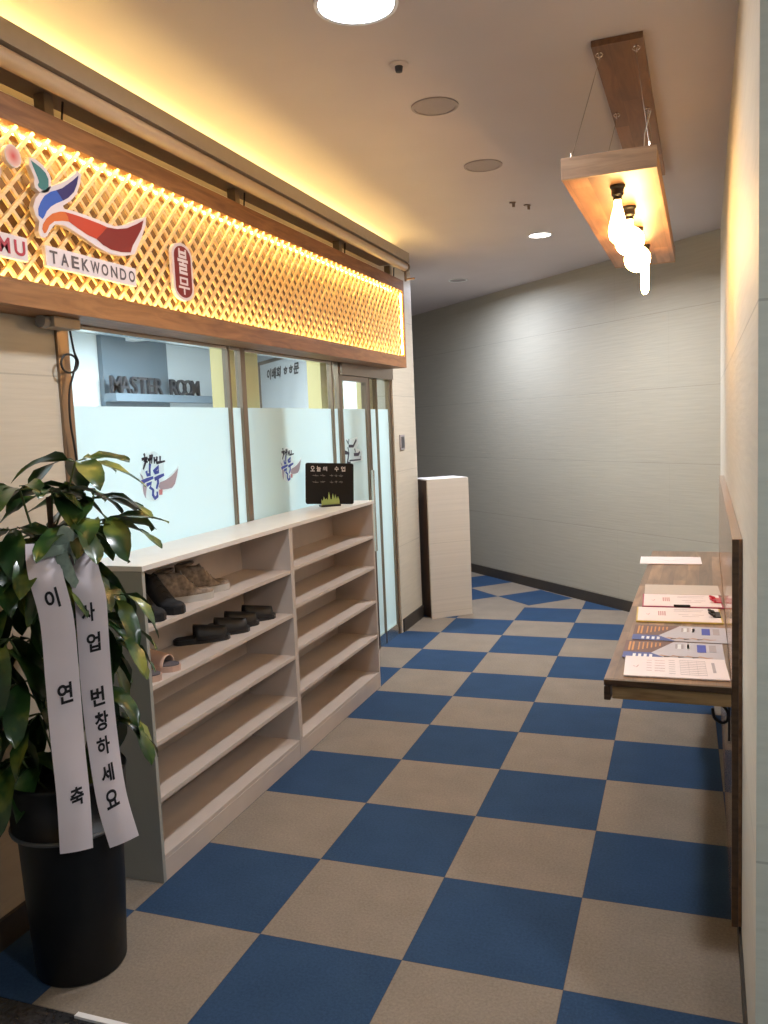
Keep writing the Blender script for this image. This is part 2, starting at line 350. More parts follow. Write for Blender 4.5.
def tube(bm, pts, r, n=8, caps=True):
    pts = [Vector(p) for p in pts]; rs = r if isinstance(r, (list, tuple)) else [r] * len(pts)
    rings = []; prev = None
    for i, p in enumerate(pts):
        d = (pts[min(i + 1, len(pts) - 1)] - pts[max(i - 1, 0)]).normalized()
        if prev is None:
            s = d.cross(Vector((0, 0, 1)))
            if s.length < 1e-3: s = d.cross(Vector((1, 0, 0)))
        else: s = prev - d * prev.dot(d)
        s.normalize(); prev = s; u = d.cross(s)
        rings.append([bm.verts.new(p + (s * math.cos(a) + u * math.sin(a)) * rs[i]) for a in [2 * PI * k / n for k in range(n)]])
    for a, b in zip(rings, rings[1:]):
        for k in range(n): bm.faces.new((a[k], a[(k + 1) % n], b[(k + 1) % n], b[k]))
    if caps:
        bm.faces.new(rings[0][::-1]); bm.faces.new(rings[-1])
def lathe(bm, prof, n=32, c=(0, 0, 0), ax='Z'):
    rings = []
    for r, z in prof:
        rr = []
        for k in range(n):
            a = 2 * PI * k / n
            rr.append(bm.verts.new((c[0] + r * math.cos(a), c[1] + r * math.sin(a), c[2] + z)))
        rings.append(rr)
    for a, b in zip(rings, rings[1:]):
        for k in range(n): bm.faces.new((a[k], a[(k + 1) % n], b[(k + 1) % n], b[k]))
    if prof[0][0] > 1e-5: bm.faces.new(rings[0][::-1])
    if prof[-1][0] > 1e-5: bm.faces.new(rings[-1])
    bmesh.ops.remove_doubles(bm, verts=bm.verts, dist=1e-5)
def extrude_poly(bm, pts, n_dir, t, mi=0):
    """closed 3D polygon extruded by t along n_dir"""
    n = Vector(n_dir) * t
    a = [bm.verts.new(Vector(p)) for p in pts]; b = [bm.verts.new(Vector(p) + n) for p in pts]
    for tri in tessellate_polygon([[Vector(p) for p in pts]]):
        for q_ in ([a[i] for i in tri], [b[i] for i in tri][::-1]):
            try: f = bm.faces.new(q_); f.material_index = mi
            except ValueError: pass
    for k in range(len(a)):
        q = bm.faces.new((a[k], b[k], b[(k + 1) % len(a)], a[(k + 1) % len(a)])); q.material_index = mi
def empty(name, loc=(0, 0, 0), rz=0.0):
    o = bpy.data.objects.new(name, None); C.objects.link(o); o.location = loc; o.rotation_euler = (0, 0, rz); o.empty_display_size = 0.1
    return o
def tag(o, label, cat, group=None):
    o['label'] = label; o['category'] = cat
    if group: o['group'] = group
    return o
def struct(o, label=None):
    o['kind'] = 'structure'
    if label: o['label'] = label
    return o
def text_verts(body, size, bold=0.0, align='CENTER'):
    """glyph outlines as flat mesh data centred on the origin (x right, y up)"""
    cu = bpy.data.curves.new('glyph', 'FONT'); cu.body = body; cu.size = size; cu.offset = bold
    cu.align_x = align; cu.resolution_u = 4
    o = bpy.data.objects.new('glyph', cu); C.objects.link(o)
    dg = bpy.context.evaluated_depsgraph_get(); dg.update()
    me = bpy.data.meshes.new_from_object(o.evaluated_get(dg))
    vs = [v.co.copy() for v in me.vertices]; fs = [tuple(p.vertices) for p in me.polygons]
    bpy.data.objects.remove(o); bpy.data.curves.remove(cu); bpy.data.meshes.remove(me)
    if vs:
        cy = (min(v.y for v in vs) + max(v.y for v in vs)) / 2
        cx = (min(v.x for v in vs) + max(v.x for v in vs)) / 2
        for v in vs: v.y -= cy; v.x -= cx
    return vs, fs
def add_text(bm, body, size, fn, bold=0.0, wscale=1.0, height=None, width=None):
    vs, fs = text_verts(body, size, bold)
    if not vs: return
    H = max(v.y for v in vs) * 2; W = max(v.x for v in vs) * 2
    sy = height / H if height else 1; sx = width / W if width else sy * wscale
    nv = [bm.verts.new(fn(v.x * sx, v.y * sy)) for v in vs]
    for f in fs:
        try: bm.faces.new([nv[i] for i in f])
        except ValueError: pass
def stroke(bm, pts, w, fn, taper=0.5):
    """flat brush stroke through 2D pts with width w, tapered at its end"""
    P = [Vector((p[0], p[1])) for p in pts]; L = []
    for i, p in enumerate(P):
        d = (P[min(i + 1, len(P) - 1)] - P[max(i - 1, 0)]).normalized(); s = Vector((-d.y, d.x))
        ww = w * (1 if i < len(P) - 1 else taper) / 2
        if i == 0: p = p - d * w * 0.25
        if i == len(P) - 1: p = p + d * w * 0.25
        L.append((bm.verts.new(fn(*(p + s * ww))), bm.verts.new(fn(*(p - s * ww)))))
    for a, b in zip(L, L[1:]): bm.faces.new((a[0], a[1], b[1], b[0]))

# ============================================================ SETTING
CZ = 2.97
bm = B(); box(bm, -2.6, 4.2, -0.5, 9.2, -0.05, 0.0)
struct(obj('floor', bm, 'carpet'), 'blue and beige checkered carpet tile floor')
bm = B(); box(bm, -0.45, 4.2, -4.6, -0.5, -0.05, -0.002)
struct(obj('floor', bm, 'granite'), 'black granite lobby floor in the near corner')
bm = B(); box(bm, 0.165, 4.2, -0.512, -0.494, -0.01, 0.006)
struct(obj('trim_1', bm, 'white'), 'thin white threshold strip between granite and carpet')
bm = B(); box(bm, -2.6, 4.2, -4.6, 9.2, CZ, CZ + 0.1)
struct(obj('ceiling', bm, 'ceil'), 'painted corridor ceiling')
# storefront wall (x=-0.3)
bm = B()
box(bm, -0.45, -0.30, -4.6, 0.18, 0, CZ); box(bm, -0.45, -0.30, 3.93, 4.5, 0, CZ); box(bm, -0.45, -0.30, 0.18, 3.93, 2.125, CZ)
struct(obj('wall_left', bm, 'wallL'), 'beige panelled storefront wall')
# return wall running back to the left behind the plinth
d45 = Vector((-0.7071, 0.7071, 0)); n45 = Vector((0.7071, 0.7071, 0))
bm = B(); a = Vector((-0.3, 4.5, 0)); L_ = 4.4
extrude_poly(bm, [a, a + d45 * L_, a + d45 * L_ - n45 * 0.15, a - n45 * 0.15], (0, 0, 1), CZ)
struct(obj('wall_return', bm, 'wallF'), 'panelled wall turning away behind the plinth')
# far wall
F0 = Vector((-1.9, 8.147, 0)); F1 = Vector((2.17, 4.226, 0)); fd = (F1 - F0).normalized(); fn = Vector((-fd.y, fd.x, 0))
if fn.y < 0: fn = -fn
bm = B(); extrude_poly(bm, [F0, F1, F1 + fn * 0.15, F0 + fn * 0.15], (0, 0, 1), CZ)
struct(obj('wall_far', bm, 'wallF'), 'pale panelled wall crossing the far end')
bm = B(); extrude_poly(bm, [F0 - fn * 0.012, F1 - fn * 0.012, F1, F0], (0, 0, 1), 0.095)
struct(obj('baseboard_far', bm, 'base'))
# right wall, slightly skewed
RW = 0.0245
def rx(y, off=0.0): return 1.983 + RW * y + off
bm = B(); extrude_poly(bm, [(rx(-0.43, .012), -0.43, 0), (rx(4.4, .012), 4.4, 0), (rx(4.4, .2), 4.4, 0), (4.2, 4.4, 0), (4.2, -0.43, 0)], (0, 0, 1), CZ)
o = obj('wall_right', bm, ['wallR', 'wallN']); struct(o, 'panelled right wall with an outward corner near the camera')
for p in o.data.polygons:
    if abs(p.normal.y) > 0.9: p.material_index = 1
bm = B(); extrude_poly(bm, [(rx(-0.43, .004), -0.43, 0), (rx(4.3, .004), 4.3, 0), (rx(4.3, .0115), 4.3, 0), (rx(-0.43, .0115), -0.43, 0)], (0, 0, 1), 0.08)
struct(obj('baseboard_right', bm, 'base'))
bm = B(); box(bm, -0.30, -0.285, -2.5, 0.165, 0, 0.10); struct(obj('baseboard_left', bm, 'base'))
bm = B(); box(bm, -0.30, -0.288, 3.96, 4.5, 0, 0.105); struct(obj('baseboard_left', bm, 'base'))
# lobby side and back walls behind the camera (give the room its bounce light)
bm = B(); box(bm, 4.2, 4.3, -4.6, -0.12, 0, CZ); struct(obj('wall_side', bm, 'wallN'))

# ---- room behind the glass
IX0, IZ = -3.3, 2.62
bm = B(); box(bm, IX0, -0.45, -1.2, 7.4, -0.05, 0.0); 
for v in list(bm.verts): pass
struct(obj('floor', bm, 'greyinner', loc=(0, 0, -0.001)), 'grey floor of the room behind the glass')
bm = B(); extrude_poly(bm, [(IX0, -1.2, IZ), (-0.46, -1.2, IZ), (-0.46, 4.45, IZ), (IX0, 7.29, IZ)], (0, 0, 1), 0.05)
struct(obj('ceiling', bm, 'white'), 'white ceiling of the room behind the glass')
bm = B(); box(bm, IX0 - 0.1, IX0, -1.2, 7.4, 0, CZ); struct(obj('wall_back', bm, 'inner'), 'pale blue-white rear wall of the room behind the glass')
bm = B(); box(bm, IX0, -0.45, -1.3, -1.2, 0, CZ); struct(obj('wall_side', bm, 'inner'))
bm = B(); a = Vector((-0.47, 4.455, 0)); L2 = 4.0
extrude_poly(bm, [a, a + d45 * L2, a + d45 * L2 + n45 * 0.02, a + n45 * 0.02], (0, 0, 1), IZ)
struct(obj('wall_inner', bm, 'inner'), 'pale diagonal inner wall')
bm = B(); box(bm, IX0, IX0 + 0.05, 4.24, 5.29, 0, IZ); struct(obj('trim_2', bm, 'blue'), 'slate blue pilaster on the rear wall behind the glass')
def room_panel(x, y, lab):
    t = empty('ceiling_panel_light', (x, y, IZ)); tag(t, 'flat white ceiling panel light inside the room behind the glass, ' + lab, 'ceiling light', 'panel lights of the room behind the glass')
    bm = B(); box(bm, -0.62, 0.62, -0.32, 0.32, -0.02, 0.0); obj('frame', bm, 'white', t)
    bm = B(); box(bm, -0.58, 0.58, -0.28, 0.28, -0.024, -0.0205); obj('diffuser', bm, emit('panel_glow', (0.9, 0.97, 1.0), 4), t)
    ld = bpy.data.lights.new('panel_lamp', 'AREA'); ld.shape = 'RECTANGLE'; ld.size = 1.1; ld.size_y = 0.5; ld.energy = E_ROOM; ld.color = (0.86, 0.95, 1.0)
    lo = bpy.data.objects.new('lamp', ld); C.objects.link(lo); lo.parent = t; lo.location = (0, 0, -0.04)
for x, y, lab in ((-1.9, 0.4, 'nearest the camera'), (-1.9, 2.3, 'the middle one'), (-1.9, 4.3, 'farthest from the camera')): room_panel(x, y, lab)

# ============================================================ STOREFRONT GLAZING
def yz(x): return lambda y, z: Vector((x, y, z))
LOGO = dict(
 black=[[(.700,1.594),(.703,1.584)],[(.683,1.573),(.719,1.578)],[(.715,1.576),(.704,1.557),(.688,1.532)],[(.697,1.568),(.718,1.56)],[(.742,1.586),(.735,1.549)],[(.756,1.587),(.749,1.554)],[(.725,1.569),(.749,1.571)],[(.77,1.575),(.769,1.553)],[(.79,1.576),(.785,1.553)],[(.77,1.563),(.787,1.564)],[(.814,1.577),(.812,1.553)],[(.787,1.552),(.846,1.556)]],
 blue=[[(.736,1.547),(.730,1.518)],[(.708,1.518),(.712,1.504),(.731,1.505),(.732,1.519)],[(.761,1.516),(.799,1.535),(.793,1.512),(.768,1.508)],[(.67,1.477),(.709,1.484),(.75,1.49)],[(.765,1.483),(.797,1.49),(.831,1.497)],[(.785,1.48),(.786,1.464),(.773,1.443)],[(.707,1.462),(.737,1.468),(.725,1.449),(.747,1.437)],[(.746,1.434),(.742,1.416),(.755,1.399),(.775,1.407),(.775,1.423)]],
 wing=[(.801,1.465),(.843,1.472),(.887,1.485),(.921,1.501),(.949,1.519),(.933,1.482),(.915,1.45),(.892,1.435),(.859,1.432),(.804,1.433),(.788,1.448)],
 wing2=[(.659,1.518),(.679,1.502),(.691,1.468),(.707,1.463),(.697,1.436),(.69,1.405),(.678,1.426),(.675,1.454),(.68,1.481)],
 seal=[(.79,1.434),(.816,1.434),(.813,1.41),(.789,1.411)],
 halo=[(.801,1.467),(.844,1.478),(.888,1.493),(.935,1.529),(.956,1.522),(.943,1.473),(.918,1.441),(.88,1.424),(.786,1.404),(.761,1.387),(.728,1.394),(.715,1.419),(.692,1.395),(.669,1.415),(.664,1.455),(.669,1.47),(.649,1.518),(.676,1.527),(.701,1.526),(.674,1.535),(.675,1.601),(.857,1.593),(.865,1.544),(.844,1.537),(.846,1.496)])
def decal(parent, dy, dz, x, sc_=1.0, dark=False):
    f = lambda dx: (lambda y, z: Vector((x + dx, 0.744 + (y - 0.744) * sc_ + dy, 1.493 + (z - 1.493) * sc_ + dz)))
    bm = B(); fn_ = f(0); wc = (0.86, 1.475)
    extrude_poly(bm, [fn_(wc[0] + (p[0] - wc[0]) * 1.10, wc[1] + (p[1] - wc[1]) * 1.28 + .004) for p in LOGO['wing']], (1, 0, 0), 0.0005)
    extrude_poly(bm, [fn_(0.752 + 0.088 * math.cos(a) * (1 + .1 * math.sin(2 * a)), 1.495 + 0.108 * math.sin(a)) - Vector((.0006, 0, 0)) for a in [2 * PI * k / 32 for k in range(32)]], (1, 0, 0), 0.0005)
    h = obj('decal', bm, 'l_white', parent)
    bm = B(); fn_ = f(0.0009)
    for k in ('wing', 'wing2'): extrude_poly(bm, [fn_(*p) for p in LOGO[k]], (1, 0, 0), 0.0004)
    obj('wing_mark', bm, 'l_wing', h)
    bm = B(); extrude_poly(bm, [fn_(*p) for p in LOGO['seal']], (1, 0, 0), 0.0004); obj('seal_mark', bm, 'l_seal', h)
    bm = B(); fn_ = f(0.0017)
    for s in LOGO['black']: stroke(bm, s, 0.0135 * sc_, fn_, 0.6)
    obj('lettering', bm, 'l_black', h)
    bm = B()
    for s in LOGO['blue']: stroke(bm, s, 0.0165 * sc_, fn_, 0.7)
    obj('lettering', bm, 'l_black' if dark else 'l_blue', h)
FZ = 1.795
GX = -0.335
def window(name, y0, y1, label):
    t = empty(name, (0, 0, 0)); struct(t, label)
    bm = B()
    box(bm, GX - 0.02, GX + 0.02, y0, y1, 0.0, 0.09); box(bm, GX - 0.02, GX + 0.02, y0, y1, 2.085, 2.125)
    obj('window_frame', bm, 'steel', t)
    bm = B(); box(bm, GX - 0.005, GX + 0.005, y0, y1, 0.09, 2.085); obj('pane', bm, 'glass', t)
    bm = B(); box(bm, GX + 0.0055, GX + 0.0063, y0 + 0.002, y1 - 0.002, 0.09, FZ); f = obj('frosted_film', bm, 'film', t); f['label'] = 'pale blue frosted film covering the lower glass'
    return t
w1 = window('window_1', 0.241, 1.435, 'large storefront window behind the left shoe rack half')
decal(w1, 0, 0, GX + 0.008)
window('window_3', 1.453, 1.561, 'slim glazed strip between two bronze mullions')
window('window_4', 2.776, 2.871, 'slim glazed strip left of the entrance door')
window('window_5', 3.454, 3.599, 'narrow fixed glass right of the entrance door')
window('window_6', 3.613, 3.884, 'fixed glass panel at the right end of the storefront')
w2 = window('window_2', 1.609, 2.756, 'narrower storefront window behind the chalkboard')
decal(w2, 1.315, -0.025, GX + 0.008, 0.95)
# door
dr = empty('door_1', (0, 0, 0)); struct(dr, 'glass entrance door')
bm = B(); box(bm, GX - 0.02, GX + 0.02, 2.885, 2.93, 0, 2.02); box(bm, GX - 0.02, GX + 0.02, 3.385, 3.44, 0, 2.02); box(bm, GX - 0.02, GX + 0.02, 2.93, 3.385, 1.985, 2.02); box(bm, GX - 0.02, GX + 0.02, 2.93, 3.385, 0, 0.12)
obj('door_frame', bm, 'steel_dark', dr)
bm = B(); box(bm, GX - 0.005, GX + 0.005, 2.93, 3.385, 0.12, 1.985); obj('pane', bm, 'glass', dr)
bm = B(); box(bm, GX + 0.0055, GX + 0.0063, 2.932, 3.383, 0.12, FZ); obj('frosted_film', bm, 'film', dr)
fn_ = yz(GX + 0.0085)
bm = B(); extrude_poly(bm, [fn_(*p) for p in [(2.97, 1.60), (3.03, 1.585), (3.19, 1.60), (3.22, 1.55), (3.17, 1.52), (3.27, 1.50), (3.29, 1.43), (3.02, 1.415), (2.95, 1.45)]], (1, 0, 0), 0.0006); dh = obj('decal', bm, 'l_white', dr)
bm = B(); fn_ = yz(GX + 0.010)
for s, w_ in (([(2.995, 1.58), (3.02, 1.555), (3.035, 1.585)], .014), ([(3.03, 1.54), (3.11, 1.537), (3.17, 1.578)], .02), ([(3.01, 1.53), (3.02, 1.505)], .014), ([(3.135, 1.515), (3.145, 1.495)], .014), ([(3.12, 1.478), (3.2, 1.475), (3.225, 1.49)], .022), ([(3.03, 1.44), (3.24, 1.437), (3.245, 1.46)], .01), ([(2.955, 1.50), (3.02, 1.49), (2.99, 1.43), (3.04, 1.42)], .03)):
    stroke(bm, s, w_, fn_, 0.9)
obj('lettering', bm, 'l_black', dh)
bm = B(); box(bm, GX + .02, GX + 0.045, 3.395, 3.42, 0.75, 1.35); obj('door_handle', bm, 'steel', dr, bevel=0.004)
# slim mullions, glazed jamb and the header
def post(n, y0, y1, mat, x0=GX - 0.014, x1=-0.312, z1=2.125, lab=None):
    bm = B(); box(bm, x0, x1, y0, y1, 0, z1); o = obj(n, bm, mat, bevel=0.002); struct(o, lab); return o
post('trim_3', 0.18, 0.24, 'steel_dark', x1=-0.288, lab='bronze steel post at the left edge of the storefront')
post('trim_4', 1.436, 1.452, 'steel_dark'); post('trim_5', 1.562, 1.608, 'steel_dark', lab='bronze mullion between the storefront windows')
post('trim_6', 2.757, 2.775, 'steel_dark'); post('trim_7', 2.872, 2.884, 'steel_dark')
post('trim_8', 3.441, 3.453, 'steel_dark', z1=2.02); post('trim_9', 3.60, 3.612, 'steel_dark', z1=2.02); post('trim_10', 3.885, 3.93, 'steel_dark', z1=2.02)
bm = B(); box(bm, GX - 0.04, -0.29, 2.885, 3.93, 2.021, 2.125); struct(obj('trim_11', bm, 'steel_dark'), 'bronze header above the entrance door')
for y0, y1 in ((1.74, 2.10), (3.0, 3.40), (3.92, 4.35)):
    bm = B(); box(bm, -0.60, -0.50, y0, y1, 0, IZ - .001); struct(obj('trim_12', bm, 'cream'), 'column standing just behind the glass, warm light put into its yellow colour')

# ---- things seen through the clear glass
t = empty('sign_ledge', (IX0 + 0.05, 4.2, 2.0)); tag(t, 'slate ledge with dark MASTER ROOM letters inside behind the glass', 'sign')
bm = B(); box(bm, 0.0, 0.14, 0.02, 2.1, 0.0, 0.075); obj('ledge', bm, 'ledge', t, bevel=0.004)
def letters(body, parent, loc, rotm, size, depth, mat, y_list=None, part='letter', width=None):
    """each character its own mesh"""
    x = 0
    for ch in body:
        if ch == ' ': x += width * 1.0; continue
        vs, fs = text_verts(ch, size, 0.003 * size)
        bm = B(); fv = [bm.verts.new((v.x, v.y, 0)) for v in vs]
        faces = []
        for f in fs:
            try: faces.append(bm.faces.new([fv[i] for i in f]))
            except ValueError: pass
        r = bmesh.ops.extrude_face_region(bm, geom=faces)
        bmesh.ops.translate(bm, verts=[e for e in r['geom'] if isinstance(e, bmesh.types.BMVert)], vec=(0, 0, depth))
        for v in bm.verts: v.co = loc + rotm @ (v.co + Vector((x, 0, 0)))
        obj(part, bm, mat, parent); x += width
Rm = Matrix(((0, 0, 1), (1, 0, 0), (0, 1, 0)))   # x->Y, y->Z, z->X
letters('MASTER ROOM', t, Vector((0.07, 0.10, 0.075 + 0.083)), Rm, 0.235, 0.03, 'letter', width=0.136)
bm = B(); box(bm, -0.09, 0.09, -0.06, 0.06, -0.06, 0); o = obj('ceiling_unit', bm, 'white', loc=(-3.0, 4.45, IZ), bevel=0.006); tag(o, 'small white box fixed to the inner ceiling above the slate pilaster', 'ceiling box')
# white board with calligraphy on the diagonal inner wall
pd = Vector((0.7071, -0.7071, 0)); P0 = Vector((-3.07, 7.05, 0)); PL = 1.94
t = empty('white_notice_board', (-2.4, 6.385, 1.1)); tag(t, 'bright white board with black brush calligraphy seen through the second window', 'board')
pn_ = -n45
off = -Vector(t.location)
bm = B(); q = [P0, P0 + pd * PL]; extrude_poly(bm, [P0 + off + Vector((0, 0, 0.9)), P0 + pd * PL + off + Vector((0, 0, 0.9)), P0 + pd * PL + off + Vector((0, 0, 2.47)), P0 + off + Vector((0, 0, 2.47))], pn_, 0.02)
obj('board', bm, 'white', t)
bm = B()
for u0, u1, z0, z1 in ((-0.05, 0, 0.86, 2.51), (PL, PL + 0.05, 0.86, 2.51), (-0.05, PL + 0.05, 2.47, 2.51), (-0.05, PL + 0.05, 0.86, 0.9)):
    extrude_poly(bm, [P0 + pd * u0 + off + Vector((0, 0, z0)), P0 + pd * u1 + off + Vector((0, 0, z0)), P0 + pd * u1 + off + Vector((0, 0, z1)), P0 + pd * u0 + off + Vector((0, 0, z1))], pn_, 0.03)
obj('board_frame', bm, 'steel_dark', t)
bm = B()
fb = lambda u, z: P0 + pd * u + off + pn_ * 0.023 + Vector((0, 0, z))
add_text(bm, '이배희 ㅎㅎ문', 0.2, lambda a, b: fb(0.85 + a + b * 0.25, 2.335 + b), bold=0.008, height=0.13, width=1.15)
obj('lettering', bm, 'ink', t)

# ============================================================ LATTICE SIGN
SY0, SY1 = -1.6, 3.82
SX = -0.14
t = sign = empty('lattice_sign', (-0.22, 1.1, 2.10)); tag(t, 'long oak-framed backlit lattice signboard above the glass storefront', 'sign')
ofs = -Vector(t.location)
def sobj(name, bm, mat, parent=None, **k):
    for v in bm.verts: v.co += ofs
    return obj(name, bm, mat, parent or sign, **k)
def frame_rail(y0, y1, z0, z1):
    bm = B(); box(bm, -0.30, SX, y0, y1, z0, z1); sobj('frame_rail', bm, 'oak', bevel=0.002)
frame_rail(SY0, SY1, 2.680, 2.75); frame_rail(SY0, SY1, 2.10, 2.174)
frame_rail(SY1 - 0.03, SY1, 2.1745, 2.6795); frame_rail(SY0, SY0 + 0.03, 2.1745, 2.6795)
bm = B(); box(bm, -0.146, -0.1405, SY0 + .031, SY1 - .031, 2.669, 2.6798); sobj('front_lip', bm, 'oak'); bm = B(); box(bm, -0.146, -0.1405, SY0 + .031, SY1 - .031, 2.1742, 2.184); sobj('front_lip', bm, 'oak')
bm = B(); box(bm, -0.298, -0.285, SY0 + .03, SY1 - .03, 2.1745, 2.6795); sobj('back_panel', bm, 'backing')
def clip_line(k, sgn, y0, y1, z0, z1):
    """line z = sgn*y + k clipped to the opening"""
    pts = []
    for y in (y0, y1):
        z = sgn * y + k
        if z0 <= z <= z1: pts.append((y, z))
    for z in (z0, z1):
        y = (z - k) / sgn
        if y0 < y < y1: pts.append((y, z))
    if len(pts) < 2: return None
    pts.sort(); return pts[0], pts[-1]
per = 0.0735
for sgn, xc in ((1, -0.172), (-1, -0.183)):
    bm = B(); k = -6.0
    while k < 9.0:
        c = clip_line(k, sgn, SY0 + 0.03, SY1 - 0.03, 2.175, 2.679)
        if c and (c[1][0] - c[0][0]) > 0.004:
            bar(bm, (xc, *c[0]), (xc, *c[1]), 0.0125, 0.0095, up=(1, 0, 0))
        k += per
    sobj('lattice', bm, 'lattice')
def led(y0, y1, z0, z1, x0, x1):
    bm = B(); box(bm, x0, x1, y0, y1, z0, z1); sobj('led_strip', bm, 'led')
led(SY0 + .04, SY1 - .04, 2.6755, 2.6792, -0.154, -0.148); led(SY0 + .04, SY1 - .04, 2.1748, 2.178, -0.154, -0.148)
led(SY0 + .04, SY1 - .04, 2.6755, 2.6792, -0.235, -0.225); led(SY0 + .04, SY1 - .04, 2.1748, 2.178, -0.235, -0.225)
led(SY1 - .036, SY1 - .032, 2.20, 2.655, -0.16, -0.155)
for yy in (0.08, 1.36, 2.66, 3.62):
    bm = B(); box(bm, -0.222, -0.178, yy, yy + 0.045, 2.752, 2.835); sobj('hanger_post', bm, 'post', bevel=0.003)
    bm = B(); tube(bm, [(-0.175, yy + 0.075, 2.752), (-0.175, yy + 0.09, 2.832)], 0.004, 6); sobj('hanger_rod', bm, 'black')
# applied logo and letters (acrylic with pale edge)
LX = -0.135
SG = dict(
 teal=[(-.056,2.57),(-.035,2.565),(-.013,2.558),(.008,2.547),(.019,2.53),(.017,2.507),(.001,2.49),(-.017,2.488),(-.03,2.493),(-.033,2.5),(-.026,2.509),(-.031,2.523),(-.04,2.539),(-.049,2.555)],
 halo_teal=[(-.061,2.579),(-.029,2.579),(.001,2.569),(.026,2.55),(.033,2.53),(.028,2.507),(.015,2.489),(-.005,2.48),(-.027,2.479),(-.046,2.487),(-.048,2.504),(-.045,2.517),(-.055,2.538),(-.064,2.554)],
 blue=[(-.024,2.393),(-.041,2.401),(-.04,2.423),(-.026,2.447),(-.006,2.471),(.024,2.491),(.053,2.503),(.083,2.517),(.114,2.538),(.141,2.557),(.171,2.581),(.16,2.549),(.141,2.518),(.109,2.491),(.073,2.471),(.048,2.459),(.02,2.442),(-.002,2.422),(-.013,2.405)],
 navy=[(.053,2.503),(.083,2.517),(.114,2.538),(.141,2.557),(.171,2.581),(.16,2.549),(.141,2.518),(.109,2.491),(.083,2.476),(.07,2.488)],
 orange=[(-.022,2.348),(-.029,2.36),(-.024,2.376),(-.005,2.399),(.025,2.421),(.064,2.436),(.088,2.44),(.101,2.425),(.104,2.411),(.07,2.407),(.031,2.397),(.006,2.379),(-.005,2.362),(-.013,2.351)],
 red=[(.088,2.44),(.142,2.441),(.203,2.44),(.266,2.438),(.309,2.434),(.279,2.408),(.243,2.38),(.196,2.385),(.147,2.398),(.104,2.411),(.101,2.425)],
 darkred=[(.309,2.434),(.366,2.439),(.426,2.454),(.49,2.482),(.536,2.506),(.519,2.469),(.49,2.434),(.455,2.395),(.439,2.367),(.379,2.358),(.322,2.357),(.279,2.365),(.243,2.38),(.279,2.408)],
 halo=[(-.04,2.333),(-.047,2.35),(-.038,2.383),(-.054,2.398),(-.062,2.424),(-.047,2.455),(-.023,2.479),(.016,2.504),(.065,2.525),(.106,2.548),(.143,2.574),(.17,2.596),(.188,2.589),(.177,2.553),(.156,2.515),(.123,2.485),(.081,2.459),(.085,2.45),(.144,2.453),(.215,2.452),(.278,2.45),(.355,2.447),(.427,2.467),(.492,2.499),(.557,2.523),(.551,2.491),(.515,2.432),(.463,2.364),(.39,2.345),(.309,2.341),(.245,2.353),(.184,2.369),(.126,2.384),(.078,2.394),(.035,2.389),(.009,2.364),(-.007,2.342),(-.024,2.333)])
bm = B()
for k in ('halo', 'halo_teal'): extrude_poly(bm, [(LX - 0.018, y, z) for y, z in SG[k]], (1, 0, 0), 0.018)
lg = sobj('logo_plate', bm, 's_halo'); lg['label'] = 'pale acrylic plate carrying a swooping bird emblem'
for k, mm, x in (('teal', 's_teal', 0), ('blue', 's_blue', 0), ('navy', 's_navy', 0.0006), ('orange', 's_orange', 0), ('red', 's_red', 0.0003), ('darkred', 's_dark', 0.0006)):
    bm = B(); extrude_poly(bm, [(LX + 0.0004 + x, y, z) for y, z in SG[k]], (1, 0, 0), 0.0006); sobj('emblem', bm, mm, lg)
lg.children  # emblem pieces are sub-parts
for o in [c for c in bpy.data.objects if c.parent == lg]: o.matrix_parent_inverse = Matrix()
for (yc, zc, r_) in ((-0.133, 2.562, 0.031), (-0.222, 2.503, 0.031)):
    bm = B(); extrude_poly(bm, [(-0.016, r_ * 1.12 * math.cos(a), r_ * 1.12 * math.sin(a)) for a in [2 * PI * k / 24 for k in range(24)]], (1, 0, 0), 0.016)
    dp = obj('dot_plate', bm, 's_halo', sign, loc=Vector((LX, yc, zc)) + ofs)
    bm = B(); extrude_poly(bm, [(0.0004, r_ * math.cos(a), r_ * math.sin(a)) for a in [2 * PI * k / 24 for k in range(24)]], (1, 0, 0), 0.0005)
    obj('red_dot', bm, 'dot', dp)
def sign_word(body, y0, y1, zc, h, mat, pad=0.014):
    n = len(body); st = (y1 - y0) / n
    bm = B(); box(bm, LX - 0.016, LX, y0 - pad * 0.7, y1 + pad * 0.3, zc - h / 2 - pad, zc + h / 2 + pad); pl = sobj('word_plate', bm, 's_halo', bevel=0.004)
    for i, ch in enumerate(body):
        bm = B(); add_text(bm, ch, 0.05, lambda a, b: Vector((LX + 0.0012, y0 + st * (i + 0.5) + a, zc + b)), bold=0.0012, height=h, width=st * (0.72 if ch != 'W' else 0.95))
        sobj('letter', bm, mat, pl)
sign_word('TAEKWONDO', -0.012, 0.462, 2.277, 0.042, 's_text')
sign_word('MU', -0.235, -0.105, 2.279, 0.048, 's_mag')
